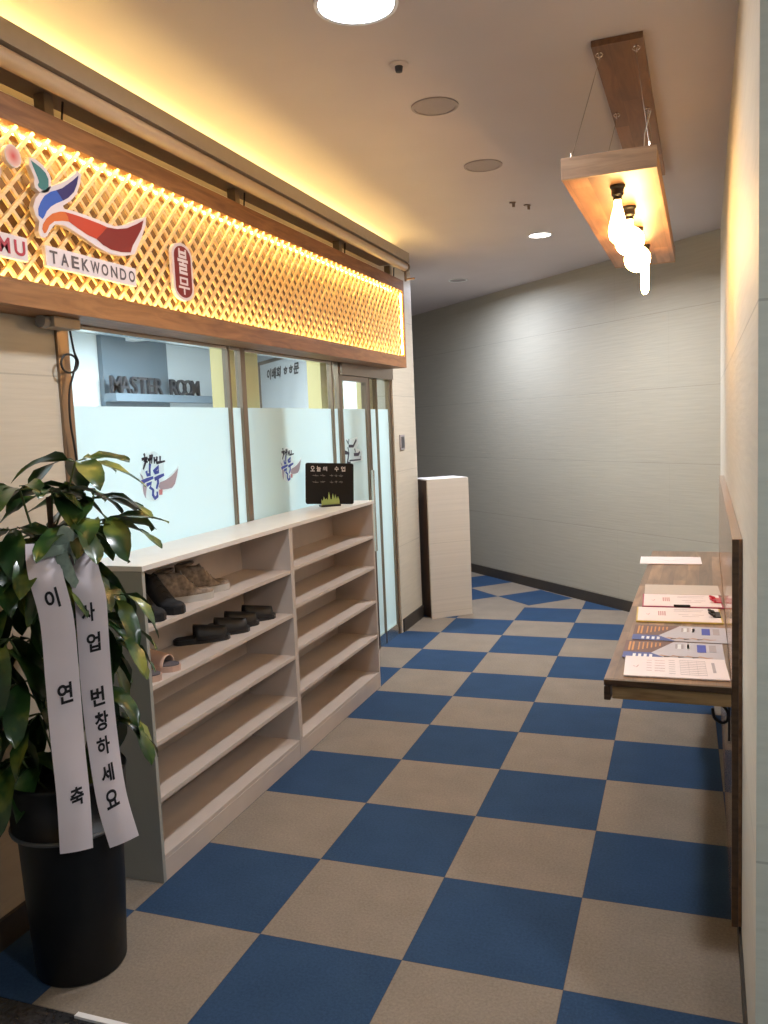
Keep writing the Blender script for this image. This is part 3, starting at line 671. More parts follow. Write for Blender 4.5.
# red capsule tag
yc, zc = 0.795, 2.349; hw, hh = 0.062, 0.106
def caps(hw, hh, x):
    o_ = []
    for k in range(13): a = PI * k / 12; o_.append((x, yc + hw * math.cos(a), zc + hh - hw * 0.7 + hw * 0.7 * math.sin(a)))
    for k in range(13): a = PI + PI * k / 12; o_.append((x, yc + hw * math.cos(a), zc - hh + hw * 0.7 + hw * 0.7 * math.sin(a)))
    return o_
bm = B(); extrude_poly(bm, caps(hw + 0.013, hh + 0.013, LX - 0.016), (1, 0, 0), 0.016); pl = sobj('tag_plate', bm, 's_halo')
bm = B(); extrude_poly(bm, caps(hw, hh, LX + 0.0004), (1, 0, 0), 0.0005); sobj('red_tag', bm, 's_dark', pl)
bm = B()
add_text(bm, '불', 0.1, lambda a, b: Vector((LX + 0.0016, yc + a, zc + 0.042 + b)), bold=0.002, height=0.105, width=0.078)
add_text(bm, '무', 0.1, lambda a, b: Vector((LX + 0.0016, yc + a, zc - 0.058 + b)), bold=0.002, height=0.072, width=0.082)
sobj('lettering', bm, 's_halo', pl)

# ============================================================ COVE, PIPE
bm = B(); box(bm, -0.256, -0.025, -4.0, 3.62, 2.838, 2.85); box(bm, -0.256, -0.250, -4.0, 3.62, 2.85, 2.895); box(bm, -0.037, -0.025, -4.0, 3.62, 2.85, 2.905)  # rear gap and inner lip added so only bounced light reaches the wall
struct(obj('trim_14', bm, 'fascia'), 'grey cove ledge above the sign')
bm = B(); box(bm, -0.245, -0.225, -4.0, 3.5, 2.8505, 2.872)
o = obj('cove_light', bm, 'led_cove'); tag(o, 'warm yellow light strip lying in the cove above the lattice sign', 'light strip')
bm = B(); box(bm, -0.2995, -0.296, -4.0, 3.62, 2.7505, 2.837); struct(obj('trim_15', bm, 'lightened_wall'), 'pale strip added to lighten the shaded wall above the sign')
t = empty('ceiling_pipe', (-0.055, 0.0, 2.807)); tag(t, 'beige round pipe running along under the cove ledge', 'pipe')
bm = B(); tube(bm, [(0, -4.0, 0), (0, 3.6, 0)], 0.0285, 20); obj('pipe', bm, 'tube', t, smooth=False)
for f in t.children[0].data.polygons: f.use_smooth = len(f.vertices) == 4
bm = B(); tube(bm, [(0, 3.6, 0), (0, 3.625, 0)], 0.034, 20); tube(bm, [(0.0, 3.61, -0.03), (0.0, 3.61, -0.10)], 0.009, 8); tube(bm, [(0, 3.61, -0.085), (0.07, 3.61, -0.085)], 0.006, 8); obj('end_valve', bm, 'steel_dark', t)

# ============================================================ SHOE RACK
RK = empty('shoe_rack', (-0.15, 1.38, 0)); tag(RK, 'long pale open shoe rack with five levels under the storefront glass', 'shelf unit')
def rk(name, x0, x1, y0, y1, z0, z1, mat, lab=None):
    bm = B(); box(bm, x0 + .15, x1 + .15, y0 - 1.38, y1 - 1.38, z0, z1); o = obj(name, bm, mat, RK, bevel=0.0012)
    if lab: o['label'] = lab
    return o
RY0, RM, RY1 = 0.18, 1.40, 2.585; T = 0.018
rk('top_board', -0.284, 0.006, RY0 - 0.004, RY1 + 0.004, 1.186, 1.206, 'shelf_top', 'white top board')
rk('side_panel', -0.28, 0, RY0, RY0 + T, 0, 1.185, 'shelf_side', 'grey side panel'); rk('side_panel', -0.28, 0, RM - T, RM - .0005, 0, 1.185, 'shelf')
rk('side_panel', -0.28, 0, RM + .0005, RM + T, 0, 1.185, 'shelf'); rk('side_panel', -0.28, 0, RY1 - T, RY1, 0, 1.185, 'shelf')
LEV = [(0.975, 0.755, 0.54, 0.325, 0.10), (0.985, 0.79, 0.57, 0.345, 0.10)]
for k, (a, b_) in enumerate(((RY0 + T, RM - T), (RM + T, RY1 - T))):
    rk('back_board', -0.283, -0.275, a, b_, 0.02, 1.185, 'shelf')
    for z in LEV[k]: rk('shelf_board', -0.274, -0.002, a + .0006, b_ - .0006, z - T, z, 'shelf')
    rk('kick_board', -0.02, -0.001, a + .0006, b_ - .0006, 0.0, 0.10 - T - .0006, 'shelf')

# ============================================================ SHOES
def loft(bm, secs, cap=True):
    rings = [[bm.verts.new(p) for p in s] for s in secs]; n = len(rings[0])
    for a, b in zip(rings, rings[1:]):
        for k in range(n): bm.faces.new((a[k], a[(k + 1) % n], b[(k + 1) % n], b[k]))
    if cap: bm.faces.new(rings[0][::-1]); bm.faces.new(rings[-1])
def foot_w(t, W):    # half width along the foot, t 0 heel..1 toe
    return W * (0.36 + 0.14 * math.sin(PI * min(1, t * 1.15)) * t + 0.06 * t) * (math.sqrt(max(0.0, 1 - max(0, (t - 0.78) / 0.22) ** 2)) * 0.85 + 0.15) * (math.sqrt(max(0, 1 - max(0, (0.12 - t) / 0.12) ** 2)) * 0.8 + 0.2)
def outline_solid(bm, L, W, z0, z1, grow=1.0, n=18, mi=0):
    pts = []
    for i in range(n + 1): t_ = i / n; pts.append((t_ * L, -foot_w(t_, W) * grow))
    for i in range(n, -1, -1): t_ = i / n; pts.append((t_ * L, foot_w(t_, W) * grow))
    extrude_poly(bm, [(x, y, z0) for x, y in pts], (0, 0, 1), z1 - z0, mi)
def sneaker(name, mat_up, mat_sole, mat_in, label, loc, rz, L=0.28, W=0.105, ankle=0.125, lace='white', group=None):
    t = empty(name, loc, rz); tag(t, label, 'shoe', group)
    bm = B(); outline_solid(bm, L, W, 0, 0.028, 1.05); obj('sole', bm, mat_sole, t, bevel=0.0)
    secs = []; NS = 14
    for i in range(NS + 1):
        q = i / NS; x = q * L * 0.985 + 0.003; hw = foot_w(q, W)
        h = ankle * (1 - max(0, (q - 0.36)) * 1.9) if q > 0.36 else ankle * (0.94 + 0.06 * math.cos(q * 9))
        h = max(h, 0.048 * (1 - max(0, q - 0.9) * 3))
        ring = []
        for k in range(12):
            a = PI * k / 11; ex = 0.75 if q > 0.4 else 0.6
            ring.append((x - (0.01 if q < .1 else 0) * math.sin(a), hw * math.copysign(abs(math.cos(a)) ** ex, math.cos(a)) * (1 - 0.25 * math.sin(a) * (q < 0.42)), 0.024 + (h - 0.024) * math.sin(a) ** 0.8))
        secs.append(ring)
    bm = B(); loft(bm, secs); obj('upper', bm, mat_up, t, smooth=True)
    bm = B(); bmx = [(L * 0.17 + L * 0.14 * math.cos(a), W * 0.27 * math.sin(a), ankle * 0.985 + 0.004 * math.cos(a)) for a in [2 * PI * k / 16 for k in range(16)]]
    tube(bm, bmx + [bmx[0]], 0.006, 6, caps=False); obj('collar', bm, mat_up, t, smooth=True)
    bm = B(); extrude_poly(bm, [(p[0], p[1] * 0.95, p[2] - 0.002) for p in bmx], (0, 0, 1), 0.002); obj('lining', bm, mat_in, t)
    bm = B()
    for k in range(5):
        q = 0.42 + 0.07 * k; x = q * L; h = ankle * (1 - (q - 0.36) * 1.9) + 0.004; hw = foot_w(q, W) * 0.5
        tube(bm, [(x, -hw, h - 0.012), (x + 0.004, 0, h), (x, hw, h - 0.012)], 0.0028, 6)
    obj('laces', bm, lace, t)
    return t
def slide(name, mat_, mat_in, label, loc, rz, L=0.265, W=0.105, group=None, openw=0.30, st=(0.42, 0.80)):
    t = empty(name, loc, rz); tag(t, label, 'slipper', group)
    bm = B(); outline_solid(bm, L, W, 0, 0.022, 1.05); obj('sole', bm, mat_, t)
    bm = B(); outline_solid(bm, L * 0.96, W, 0.0222, 0.026, 0.93); obj('insole', bm, mat_in, t, loc=(L * 0.02, 0, 0))
    bm = B(); secs = []
    for i in range(9):
        q = st[0] + (st[1] - st[0]) * i / 8; x = q * L; hw = foot_w(q, W) * 1.06; h = 0.070 - 0.022 * (i / 8)
        out = [(x, hw * math.cos(a), 0.012 + h * math.sin(a) ** 0.75) for a in [PI * k / 12 for k in range(13)]]
        inn = [(x, hw * 0.92 * math.cos(a), 0.012 + (h - 0.005) * math.sin(a) ** 0.75) for a in [PI * k / 12 for k in range(12, -1, -1)]]
        secs.append(out + inn)
    loft(bm, secs); obj('strap', bm, mat_, t, smooth=True)
    return t
Z1, Z2 = 0.9755, 0.7555
sneaker('high_top_shoe', 'bead', 'bead', 'black', 'black high-top shoe nearest the rack end on the upper shelf', (-0.262, 0.355, Z1), -0.22, L=0.262, W=0.105, ankle=0.165, lace='bead', group=None)
sneaker('high_top_shoe', 'bead', 'bead', 'black', 'black high-top shoe beside the beige knit sneakers on the upper shelf', (-0.258, 0.475, Z1), -0.2, L=0.262, W=0.105, ankle=0.165, lace='bead')
sneaker('knit_sneaker', 'knit', 'sole', 'insole', 'beige speckled knit sneaker next to the black high-tops', (-0.205, 0.545, Z1), 0.95, L=0.25, ankle=0.14, lace='greyfab')
sneaker('knit_sneaker', 'knit', 'sole', 'insole', 'beige speckled knit sneaker, the farther of its pair', (-0.215, 0.715, Z1), 1.05, L=0.25, ankle=0.14, lace='greyfab')
slide('slide_sandal', 'slide', 'slide', 'black slide sandal nearest the pink slippers on the second shelf', (-0.262, 0.725, Z2), 0.72, L=0.25, W=0.083, st=(0.36, 0.93))
slide('slide_sandal', 'slide', 'slide', 'second black slide sandal from the pink slippers', (-0.240, 0.865, Z2), 0.72, L=0.25, W=0.083, st=(0.36, 0.93))
slide('slide_sandal', 'slide', 'slide', 'third black slide sandal from the pink slippers', (-0.258, 0.99, Z2), 0.72, L=0.25, W=0.083, st=(0.36, 0.93))
slide('slide_sandal', 'slide', 'slide', 'black slide sandal farthest from the pink slippers', (-0.240, 1.125, Z2), 0.72, L=0.25, W=0.083, st=(0.36, 0.93))
slide('pink_slipper', 'pinkslip', 'insole', 'pale pink open-toe slipper touching the rack end panel', (-0.262, 0.262, Z2), 0.02, L=0.25, W=0.098)
slide('pink_slipper', 'pinkslip', 'insole', 'pale pink open-toe slipper between its mate and the black slides', (-0.265, 0.385, Z2), 0.06, L=0.25, W=0.098)

# ============================================================ CHALKBOARD
t = empty('chalkboard_stand', (-0.145, 2.24, 1.2065), math.atan2(0.17, 0.22)); tag(t, 'small black chalkboard with green grass cut-out base on the rack top', 'chalkboard')
tilt = Matrix.Rotation(math.radians(-6), 4, 'X') @ Matrix.Rotation(math.radians(4), 4, 'Y')
# local x along the board, facing -y
def rrect(w_, h_, r_, zc):
    o_ = []
    for cx, cz, a0 in ((w_ / 2 - r_, h_ / 2 - r_, 0), (-w_ / 2 + r_, h_ / 2 - r_, PI / 2), (-w_ / 2 + r_, -h_ / 2 + r_, PI), (w_ / 2 - r_, -h_ / 2 + r_, 3 * PI / 2)):
        for k in range(5): a = a0 + PI / 2 * k / 4; o_.append((cx + r_ * math.cos(a), cz + r_ * math.sin(a) + zc))
    return o_
bm = B(); extrude_poly(bm, [tilt @ Vector((x, 0, z)) for x, z in rrect(0.295, 0.245, 0.012, 0.135)], (0, 1, 0), 0.006); brd = obj('board', bm, 'chalkboard', t)
fb = lambda x, z: tilt @ Vector((x, -0.0015, z + 0.14))
bm = B()
for txt, xx, hh in (('오', -0.105, .032), ('늘', -0.068, .032), ('의', -0.03, .026), ('수', 0.042, .030), ('업', 0.082, .030)):
    add_text(bm, txt, 0.03, lambda a, b: fb(xx + a, 0.083 + b), bold=0.0004, height=hh, width=0.026)
obj('chalk_lettering', bm, 'chalk', brd)
bm = B()
for row in (0.043, 0.005):
    for x0, x1 in ((-0.105, -0.07), (-0.058, -0.03), (0.0, 0.02), (0.03, 0.045), (0.055, 0.08)):
        stroke(bm, [(x0, row), ((x0 + x1) / 2, row + random.uniform(-.004, .004)), (x1, row + random.uniform(-.003, .003))], 0.003, fb, 1)
        stroke(bm, [((x0 + x1) / 2, row + .007), ((x0 + x1) / 2 + .003, row - .007)], 0.002, fb, 1)
obj('chalk_scribble', bm, 'chalk_dim', brd)
bm = B()
pts = [(-0.055, 0.012)]; hs = [.035, .022, .05, .03, .038, .026, .075, .034, .028, .066, .03, .058, .028, .046, .02]
for i, h in enumerate(hs): x = -0.055 + 0.11 * i / (len(hs) - 1); pts += [(x, 0.012 + h)]
pts += [(0.055, 0.012)]
extrude_poly(bm, [(x, -0.02, z) for x, z in pts], (0, 1, 0), 0.004); obj('grass_cutout', bm, 'grass', t)
bm = B(); box(bm, -0.06, 0.06, -0.035, 0.03, 0, 0.012); obj('base', bm, 'black', t, bevel=0.002)

# ============================================================ PENDANT
PX = 1.61
t = pend = empty('pendant_light', (PX + .012, 1.7, CZ), -0.022); tag(t, 'wooden plank pendant with glowing filament bulbs hung from a ceiling plank', 'pendant light')
bm = B(); box(bm, -0.058, 0.115, 0.815 - 1.7, 2.6 - 1.7, -0.022, -0.0005); obj('ceiling_plank', bm, 'pend', t, bevel=0.001)
zb = 2.5 - CZ
bm = B(); box(bm, -0.158, 0.160, 0.762 - 1.7, 2.66 - 1.7, zb, zb + 0.012); box(bm, -0.158, 0.160, 0.775 - 1.7, 2.65 - 1.7, zb + .012, zb + 0.075); obj('hanging_plank', bm, 'pend', t, bevel=0.001)
bm = B(); box(bm, -0.159, 0.161, 0.745 - 1.7, 0.761 - 1.7, zb - .002, zb + 0.072); o = obj('end_board', bm, 'pend_end', t, bevel=0.001)
bm = B(); box(bm, -0.159, 0.161, 2.661 - 1.7, 2.677 - 1.7, zb - .002, zb + 0.085); obj('end_board', bm, 'pend_end', t, bevel=0.001)
for yh, yb in ((0.86, 0.80), (1.50, 1.50), (2.45, 2.52)):
    for xs, xb in ((-0.035, -0.13), (0.09, 0.135)):
        bm = B(); tube(bm, [(xs, yh - 1.7, -0.022), (xs, yh - 1.7, -0.05)], 0.004, 8); tube(bm, [(xs + .012 * math.cos(a), yh - 1.7, -0.034 + .008 * math.sin(a)) for a in [2 * PI * k / 10 for k in range(11)]], 0.002, 6, caps=False); hk = obj('hook', bm, 'chrome', t)
        bm = B(); tube(bm, [(xs, yh - 1.7, -0.05), (xb, yb - 1.7, zb + 0.078)], 0.0012, 6); obj('wire', bm, 'wire', t)
        bm = B(); tube(bm, [(xb, yb - 1.7, zb + 0.07), (xb, yb - 1.7, zb + 0.10)], 0.004, 8); obj('screw', bm, 'chrome', t)
# supply cord
bm = B(); tube(bm, [(0.10, 1.53 - 1.7, -0.03), (0.075, 1.53 - 1.7, -0.12), (0.07, 1.52 - 1.7, -0.25), (0.09, 1.5 - 1.7, zb + .07)], 0.003, 6); obj('cord', bm, 'white', t)
BUL = [(0.016, 0.92, 'drop'), (0.030, 1.26, 'globe'), (0.030, 1.68, 'globe'), (0.036, 2.10, 'tubular')]
for bx, by, kind in BUL:
    c = (bx, by - 1.7, zb)
    bm = B(); lathe(bm, [(0.0, -0.001), (0.027, -0.001), (0.027, -0.008), (0.022, -0.014), (0.022, -0.034), (0.016, -0.040), (0.016, -0.052), (0, -0.052)], 24, c); sk = obj('socket', bm, 'black', t, smooth=False)
    bm = B(); z = -0.053
    if kind == 'drop': pr = [(0.012, z), (0.014, z - .02), (0.022, z - .05), (0.031, z - .085), (0.034, z - .11), (0.029, z - .135), (0.015, z - .15), (0, z - .153)]
    elif kind == 'globe': pr = [(0.012, z), (0.015, z - .025)] + [(0.057 * math.sin(a), z - .082 + 0.057 * math.cos(a)) for a in [0.4 + (PI - 0.4) * k / 11 for k in range(12)]]
    else: pr = [(0.012, z), (0.016, z - .02), (0.019, z - .05), (0.019, z - .16), (0.012, z - .18), (0, z - .186)]
    pr = [(max(0, r_), z_) for r_, z_ in pr]
    lathe(bm, pr, 24, c); obj('bulb', bm, 'bulb', t, smooth=True)

# ============================================================ CEILING FITTINGS
def downlight(x, y, r, energy, mat, label, col, spread=2.6, group=None):
    t = empty('downlight', (x, y, CZ)); tag(t, label, 'ceiling light', group)
    bm = B(); lathe(bm, [(r, -0.001), (r + 0.014, -0.001), (r + 0.012, -0.006), (r, -0.004), (r, -0.001)], 40); obj('trim_ring', bm, 'white', t)
    bm = B(); lathe(bm, [(0, -0.0012), (r - .001, -0.0012), (r - .001, -0.003), (0, -0.0045)], 40); obj('diffuser', bm, mat, t)
    ld = bpy.data.lights.new('downlight_lamp', 'AREA'); ld.shape = 'DISK'; ld.size = 2 * r * 0.95; ld.energy = energy; ld.color = col; ld.spread = spread
    lo = bpy.data.objects.new('lamp', ld); C.objects.link(lo); lo.parent = t; lo.location = (0, 0, -0.012)
downlight(0.895, 0.24, 0.118, E_MAIN, 'disk', 'large dazzling round ceiling light at the top edge of the photo', (0.93, 0.95, 1.0), 3.0)
downlight(0.89, 3.82, 0.075, E_FAR, 'disk2', 'small bright round downlight farther along the ceiling', (0.97, 0.97, 1.0), 2.7)
downlight(-0.10, 5.33, 0.075, E_WASH, 'spk', 'round recessed light near the far wall corner, seen almost edge on', (0.78, 0.85, 1.0), 3.0)
downlight(3.3, -1.9, 0.105, E_LOBBY, 'disk', 'unseen round lobby ceiling light added behind the camera to brighten the near wall', (0.93, 0.97, 1.0), 3.0)
for x, y, lb in ((0.885, 1.15, 'flat round ceiling grille nearer the camera, between the detector and the second grille'), (0.887, 2.03, 'flat round ceiling grille farther from the camera')):
    t = empty('ceiling_speaker', (x, y, CZ)); tag(t, lb, 'ceiling speaker')
    bm = B(); lathe(bm, [(0.085, -0.001), (0.098, -0.001), (0.097, -0.006), (0.085, -0.008), (0.085, -0.001)], 40); obj('rim', bm, 'spk', t, smooth=False)
    bm = B(); lathe(bm, [(0, -0.0012), (0.084, -0.0012), (0.084, -0.005), (0, -0.008)], 40); obj('grille', bm, 'spk', t)
t = empty('smoke_detector', (0.878, 0.705, CZ)); tag(t, 'tiny dark-centred ceiling detector beside the large ceiling light', 'detector')
bm = B(); lathe(bm, [(0, -0.001), (0.035, -0.001), (0.034, -0.006), (0.018, -0.009), (0, -0.009)], 24); obj('plate', bm, 'ceil', t)
bm = B(); lathe(bm, [(0, -0.0095), (0.015, -0.0095), (0.012, -0.028), (0, -0.030)], 20); obj('sensor', bm, 'letter', t)
for x, y, r_, lb in ((0.884, 2.83, 0.3, 'small brown ceiling clip nearer the far downlight, left one'), (0.955, 2.93, 1.0, 'small brown bent ceiling clip right of its neighbour')):
    bm = B(); box(bm, -0.018, 0.018, -0.012, 0.012, -0.008, -0.0008); box(bm, -0.003, 0.014, -0.01, -0.004, -0.03, -0.008)
    tag(obj('ceiling_clip', bm, 'steel_dark', loc=(x, y, CZ)), lb, 'clip').rotation_euler.z = r_
# ============================================================ WALL FITTINGS
t = empty('wall_switch', (-0.30, 4.10, 1.53)); tag(t, 'small dark wall switch on the beige wall right of the glass door', 'switch')
bm = B(); box(bm, 0.0005, 0.012, -0.055, 0.055, -0.06, 0.06); obj('plate', bm, 'spk', t, bevel=0.002)
bm = B(); box(bm, 0.0125, 0.016, -0.035, 0.035, -0.045, 0.045); obj('rocker', bm, 'switch', t, bevel=0.001)
t = empty('power_adapter', (-0.235, 0.15, 2.055)); tag(t, 'small beige box fixed under the sign at its left end', 'box')
bm = B(); box(bm, -0.04, 0.03, -0.075, 0.06, 0.006, 0.044); obj('housing', bm, 'beigebox', t, bevel=0.004)
bm = B(); tube(bm, [(-0.005, -0.105, 0.025), (-0.005, -0.076, 0.025)], 0.022, 16); obj('end_cap', bm, 'greyfab', t)
cp = [(-.25,.205,2.062),(-.255,.224,1.99),(-.26,.248,1.954),(-.262,.235,1.925),(-.262,.201,1.912),(-.262,.168,1.922),(-.262,.160,1.949),(-.262,.178,1.972),(-.262,.208,1.978),(-.262,.236,1.968),(-.266,.242,1.945),(-.268,.222,1.90),(-.27,.200,1.84),(-.27,.192,1.74),(-.27,.205,1.63),(-.27,.215,1.50),(-.27,.215,1.35),(-.275,.215,1.21)]
def smooth_path(pts, n=5):
    P = [Vector(p) for p in pts]; out = []
    for i in range(len(P) - 1):
        p0, p1, p2, p3 = P[max(i - 1, 0)], P[i], P[i + 1], P[min(i + 2, len(P) - 1)]
        for k in range(n):
            t = k / n; out.append(0.5 * ((2 * p1) + (-p0 + p2) * t + (2 * p0 - 5 * p1 + 4 * p2 - p3) * t * t + (-p0 + 3 * p1 - 3 * p2 + p3) * t ** 3))
    out.append(P[-1]); return out
bm = B(); tube(bm, smooth_path(cp), 0.0042, 8); tag(obj('black_cable', bm, 'black', smooth=True), 'black cable with one loop hanging down the left steel post', 'cable')

# ============================================================ PLINTH (free-standing clad box)
A_ = Vector((-0.195, 4.43, 0)); d1 = Vector((0.766, 0.643, 0)); n1 = Vector((-0.643, 0.766, 0))
t = empty('clad_plinth', A_ + d1 * 0.19 + n1 * 0.15); tag(t, 'tall beige tiled plinth standing at the corner beyond the door', 'plinth')
o0 = -Vector(t.location)
def quad(a0, a1, b0, b1, z0, z1, mat, name):
    bm = B(); extrude_poly(bm, [A_ + d1 * a0 + n1 * b0 + o0 + Vector((0, 0, z0)), A_ + d1 * a1 + n1 * b0 + o0 + Vector((0, 0, z0)), A_ + d1 * a1 + n1 * b1 + o0 + Vector((0, 0, z0)), A_ + d1 * a0 + n1 * b1 + o0 + Vector((0, 0, z0))], (0, 0, 1), z1 - z0); obj(name, bm, mat, t)
quad(0.0, 0.385, 0.0, 0.02, 0, 1.197, 'tile_box', 'front_panel'); quad(0.008, 0.375, 0.021, 0.29, 0, 1.19, 'brown', 'carcass')
quad(0.0, 0.385, 0.021, 0.30, 1.191, 1.2, 'tile_top', 'top_panel'); quad(0.376, 0.385, 0.021, 0.30, 0, 1.19, 'tile_box', 'side_panel')

# ============================================================ WALL TABLE
WT = empty('wall_table', (1.983, 0, 0), -RW); tag(WT, 'dark wood wall-mounted table with tall back panel on the right wall', 'table')
TZ = 0.855; TY0, TY1 = 0.30, 2.88; TX = -0.388; PXI = -0.0175
def wt(name, x0, x1, y0, y1, z0, z1, mat, lab=None, bv=0.0015):
    bm = B(); box(bm, x0, x1, y0, y1, z0, z1); o = obj(name, bm, mat, WT, bevel=bv)
    if lab: o['label'] = lab
    return o
wt('back_panel', PXI, 0.0115, TY0 + .0, TY1 + 0.04, 0.10, 1.30, 'panel')
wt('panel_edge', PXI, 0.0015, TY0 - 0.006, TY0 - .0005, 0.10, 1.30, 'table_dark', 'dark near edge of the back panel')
wt('tabletop', TX, PXI - .0005, TY0 + .002, TY1, TZ - 0.022, TZ, 'table')
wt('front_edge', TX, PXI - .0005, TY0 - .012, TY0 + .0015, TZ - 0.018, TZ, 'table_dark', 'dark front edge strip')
wt('apron', TX + 0.025, PXI - .001, TY0 - .004, TY0 + 0.014, TZ - 0.062, TZ - 0.0225, 'apron')
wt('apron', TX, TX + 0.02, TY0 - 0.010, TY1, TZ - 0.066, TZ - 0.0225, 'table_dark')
for yy in (0.42, 2.5):
    bm = B()
    tube(bm, smooth_path([(-0.115, yy, TZ - .03), (-0.06, yy, TZ - .08), (-0.028, yy, TZ - .115), (-0.026, yy, TZ - .145), (-0.045, yy, TZ - .155), (-0.065, yy, TZ - .14), (-0.07, yy, TZ - .11)], 4), 0.005, 8)
    tube(bm, smooth_path([(-0.09, yy, TZ - .03), (-0.07, yy, TZ - .055), (-0.03, yy, TZ - .06)], 4), 0.004, 8)
    bar(bm, (-0.022, yy, TZ - .03), (-0.022, yy, TZ - .21), 0.018, 0.006, up=(1, 0, 0))
    obj('bracket', bm, 'black', WT)

# ---- papers on the table
def W_(x, y, z): return Vector((x, y, z))
def sheet(name, quadp, z, mat, label, cat, thick=0.0008, group=None):
    c = Vector((sum(p[0] for p in quadp) / 4, sum(p[1] for p in quadp) / 4, 0))
    ax = (Vector((*quadp[1], 0)) - Vector((*quadp[0], 0))).normalized(); rz = math.atan2(ax.y, ax.x)
    t = empty(name, (c.x, c.y, z), rz); tag(t, label, cat, group)
    R_ = Matrix.Rotation(-rz, 3, 'Z'); loc = [R_ @ (Vector((*p, 0)) - c) for p in quadp]
    return t, loc
def rect(bm, x0, x1, y0, y1, z, h=0.0003): box(bm, x0, x1, y0, y1, z, z + h)
A4 = lambda cx, cy, rz, w=0.31, d=0.215: (cx, cy, rz, w, d)
def paper_thing(name, cx, cy, rz, w_, d_, z, mat, label, cat, th=0.001, part='sheet'):
    t = empty(name, (cx, cy, z), rz); tag(t, label, cat)
    bm = B(); box(bm, -w_ / 2, w_ / 2, -d_ / 2, d_ / 2, 0, th); obj(part, bm, mat, t)
    return t
def form_lines(t, z, w_, d_, red=False):
    """rows of tiny grey print as on the forms"""
    bm = B(); rnd = random.Random(3)
    for k in range(9):
        y = d_ * 0.36 - k * d_ * 0.088
        rect(bm, w_ * 0.05, w_ * 0.30, y - .0012, y + .0012, z)
    for k in range(7):
        y = d_ * 0.34 - k * d_ * 0.11; rect(bm, -w_ * 0.06, w_ * 0.0, y - .0012, y + .0012, z)
    for k in range(4): rect(bm, w_ * 0.05 + k * w_ * .083, w_ * 0.052 + k * w_ * .083, -d_ * 0.36, d_ * 0.37, z)
    rect(bm, w_ * 0.36, w_ * 0.39, -d_ * 0.2, d_ * 0.3, z)
    obj('print', bm, 'print_', t)
    bm = B()
    for k in range(5):
        y = d_ * 0.30 - k * d_ * 0.13; rect(bm, -w_ * 0.20, -w_ * 0.10, y - .0012, y + .0012, z); rect(bm, -w_ * 0.28, -w_ * 0.23, y - .001, y + .001, z)
    stroke(bm, [(-w_ * .41, -d_ * .02), (-w_ * .38, -d_ * .08), (-w_ * .36, d_ * .03)], 0.004, lambda a, b: Vector((a, b, z + .0002)))
    obj('print', bm, 'print_red', t)
def tcos(y): return 0.0
z0 = TZ + 0.0008
t = paper_thing('form_sheet', 1.812, 0.455, 0.03, 0.312, 0.222, z0 + 0.0006, 'paper', 'white printed form at the near end of the wall table', 'paper', 0.004)
form_lines(t, 0.0042, 0.312, 0.222)
def flyer_thing(cx, cy, rz, lab, z):
    w_, d_ = 0.325, 0.225
    t = paper_thing('flyer', cx, cy, rz, w_, d_, z, 'flyer', lab, 'flyer', 0.0015)
    zz = 0.0017
    bm = B(); extrude_poly(bm, [(-w_ / 2, d_ / 2, zz), (-w_ / 2, -d_ * 0.18, zz), (-w_ * 0.22, -d_ * 0.18, zz), (w_ * 0.0, d_ / 2, zz)], (0, 0, 1), 0.0002); obj('print', bm, 'brownprint', t)
    bm = B(); extrude_poly(bm, [(-w_ / 2, -d_ * 0.18, zz), (-w_ / 2, -d_ / 2, zz), (-w_ * 0.04, -d_ / 2, zz), (-w_ * 0.22, -d_ * 0.18, zz)], (0, 0, 1), 0.0002); obj('print', bm, 'blueprint', t)
    bm = B()
    for k in range(2): rect(bm, -w_ * 0.46 + k * .012, -w_ * 0.44 + k * .012, -d_ * 0.10, d_ * 0.42, zz + .0003)
    for k in range(6): rect(bm, -w_ * 0.36 + k * .014, -w_ * 0.345 + k * .014, -d_ * 0.06 + k * .012, d_ * 0.40, zz + .0003)
    obj('print', bm, 'orangeprint', t)
    bm = B()
    for k in range(4): rect(bm, -w_ * 0.40 + k * .018, -w_ * 0.37 + k * .018, -d_ * 0.44, -d_ * 0.28, zz + .0003)
    for cx_ in (0.08, 0.17): rect(bm, w_ * (cx_ - .01) - .01, w_ * cx_, d_ * 0.1, d_ * 0.36, zz)
    obj('print', bm, 'p_white', t)
    bm = B(); rect(bm, w_ * 0.24, w_ * 0.33, -d_ * 0.05, d_ * 0.38, zz); obj('print', bm, 'blueprint' if False else 'l_blue', t)
    bm = B(); rect(bm, w_ * 0.36, w_ * 0.43, d_ * 0.0, d_ * 0.38, zz)
    for k in range(3): rect(bm, w_ * (0.02 + k * .06), w_ * (0.045 + k * .06), d_ * 0.12, d_ * 0.38, zz)
    obj('print', bm, 'print_', t)
    bm = B()
    for x in (-0.12, 0.0, 0.14, 0.26): stroke(bm, [(w_ * x, -d_ * .30), (w_ * (x + .07), -d_ * .36), (w_ * (x + .12), -d_ * .33)], 0.014, lambda a, b: Vector((a, b, zz + .0004)))
    obj('print', bm, 'skinprint', t)
    bm = B()
    for x in (-0.08, 0.06, 0.2): stroke(bm, [(w_ * x, -d_ * .37), (w_ * (x + .04), -d_ * .35)], 0.012, lambda a, b: Vector((a, b, zz + .0006)))
    obj('print', bm, 'ink', t)
    return t
flyer_thing(1.804, 0.665, 0.0, 'blue and brown printed flyer next to the white form', z0 + 0.0006)
flyer_thing(1.823, 0.905, -0.01, 'blue and brown printed flyer next to the yellow clipboard', z0 + 0.0006)
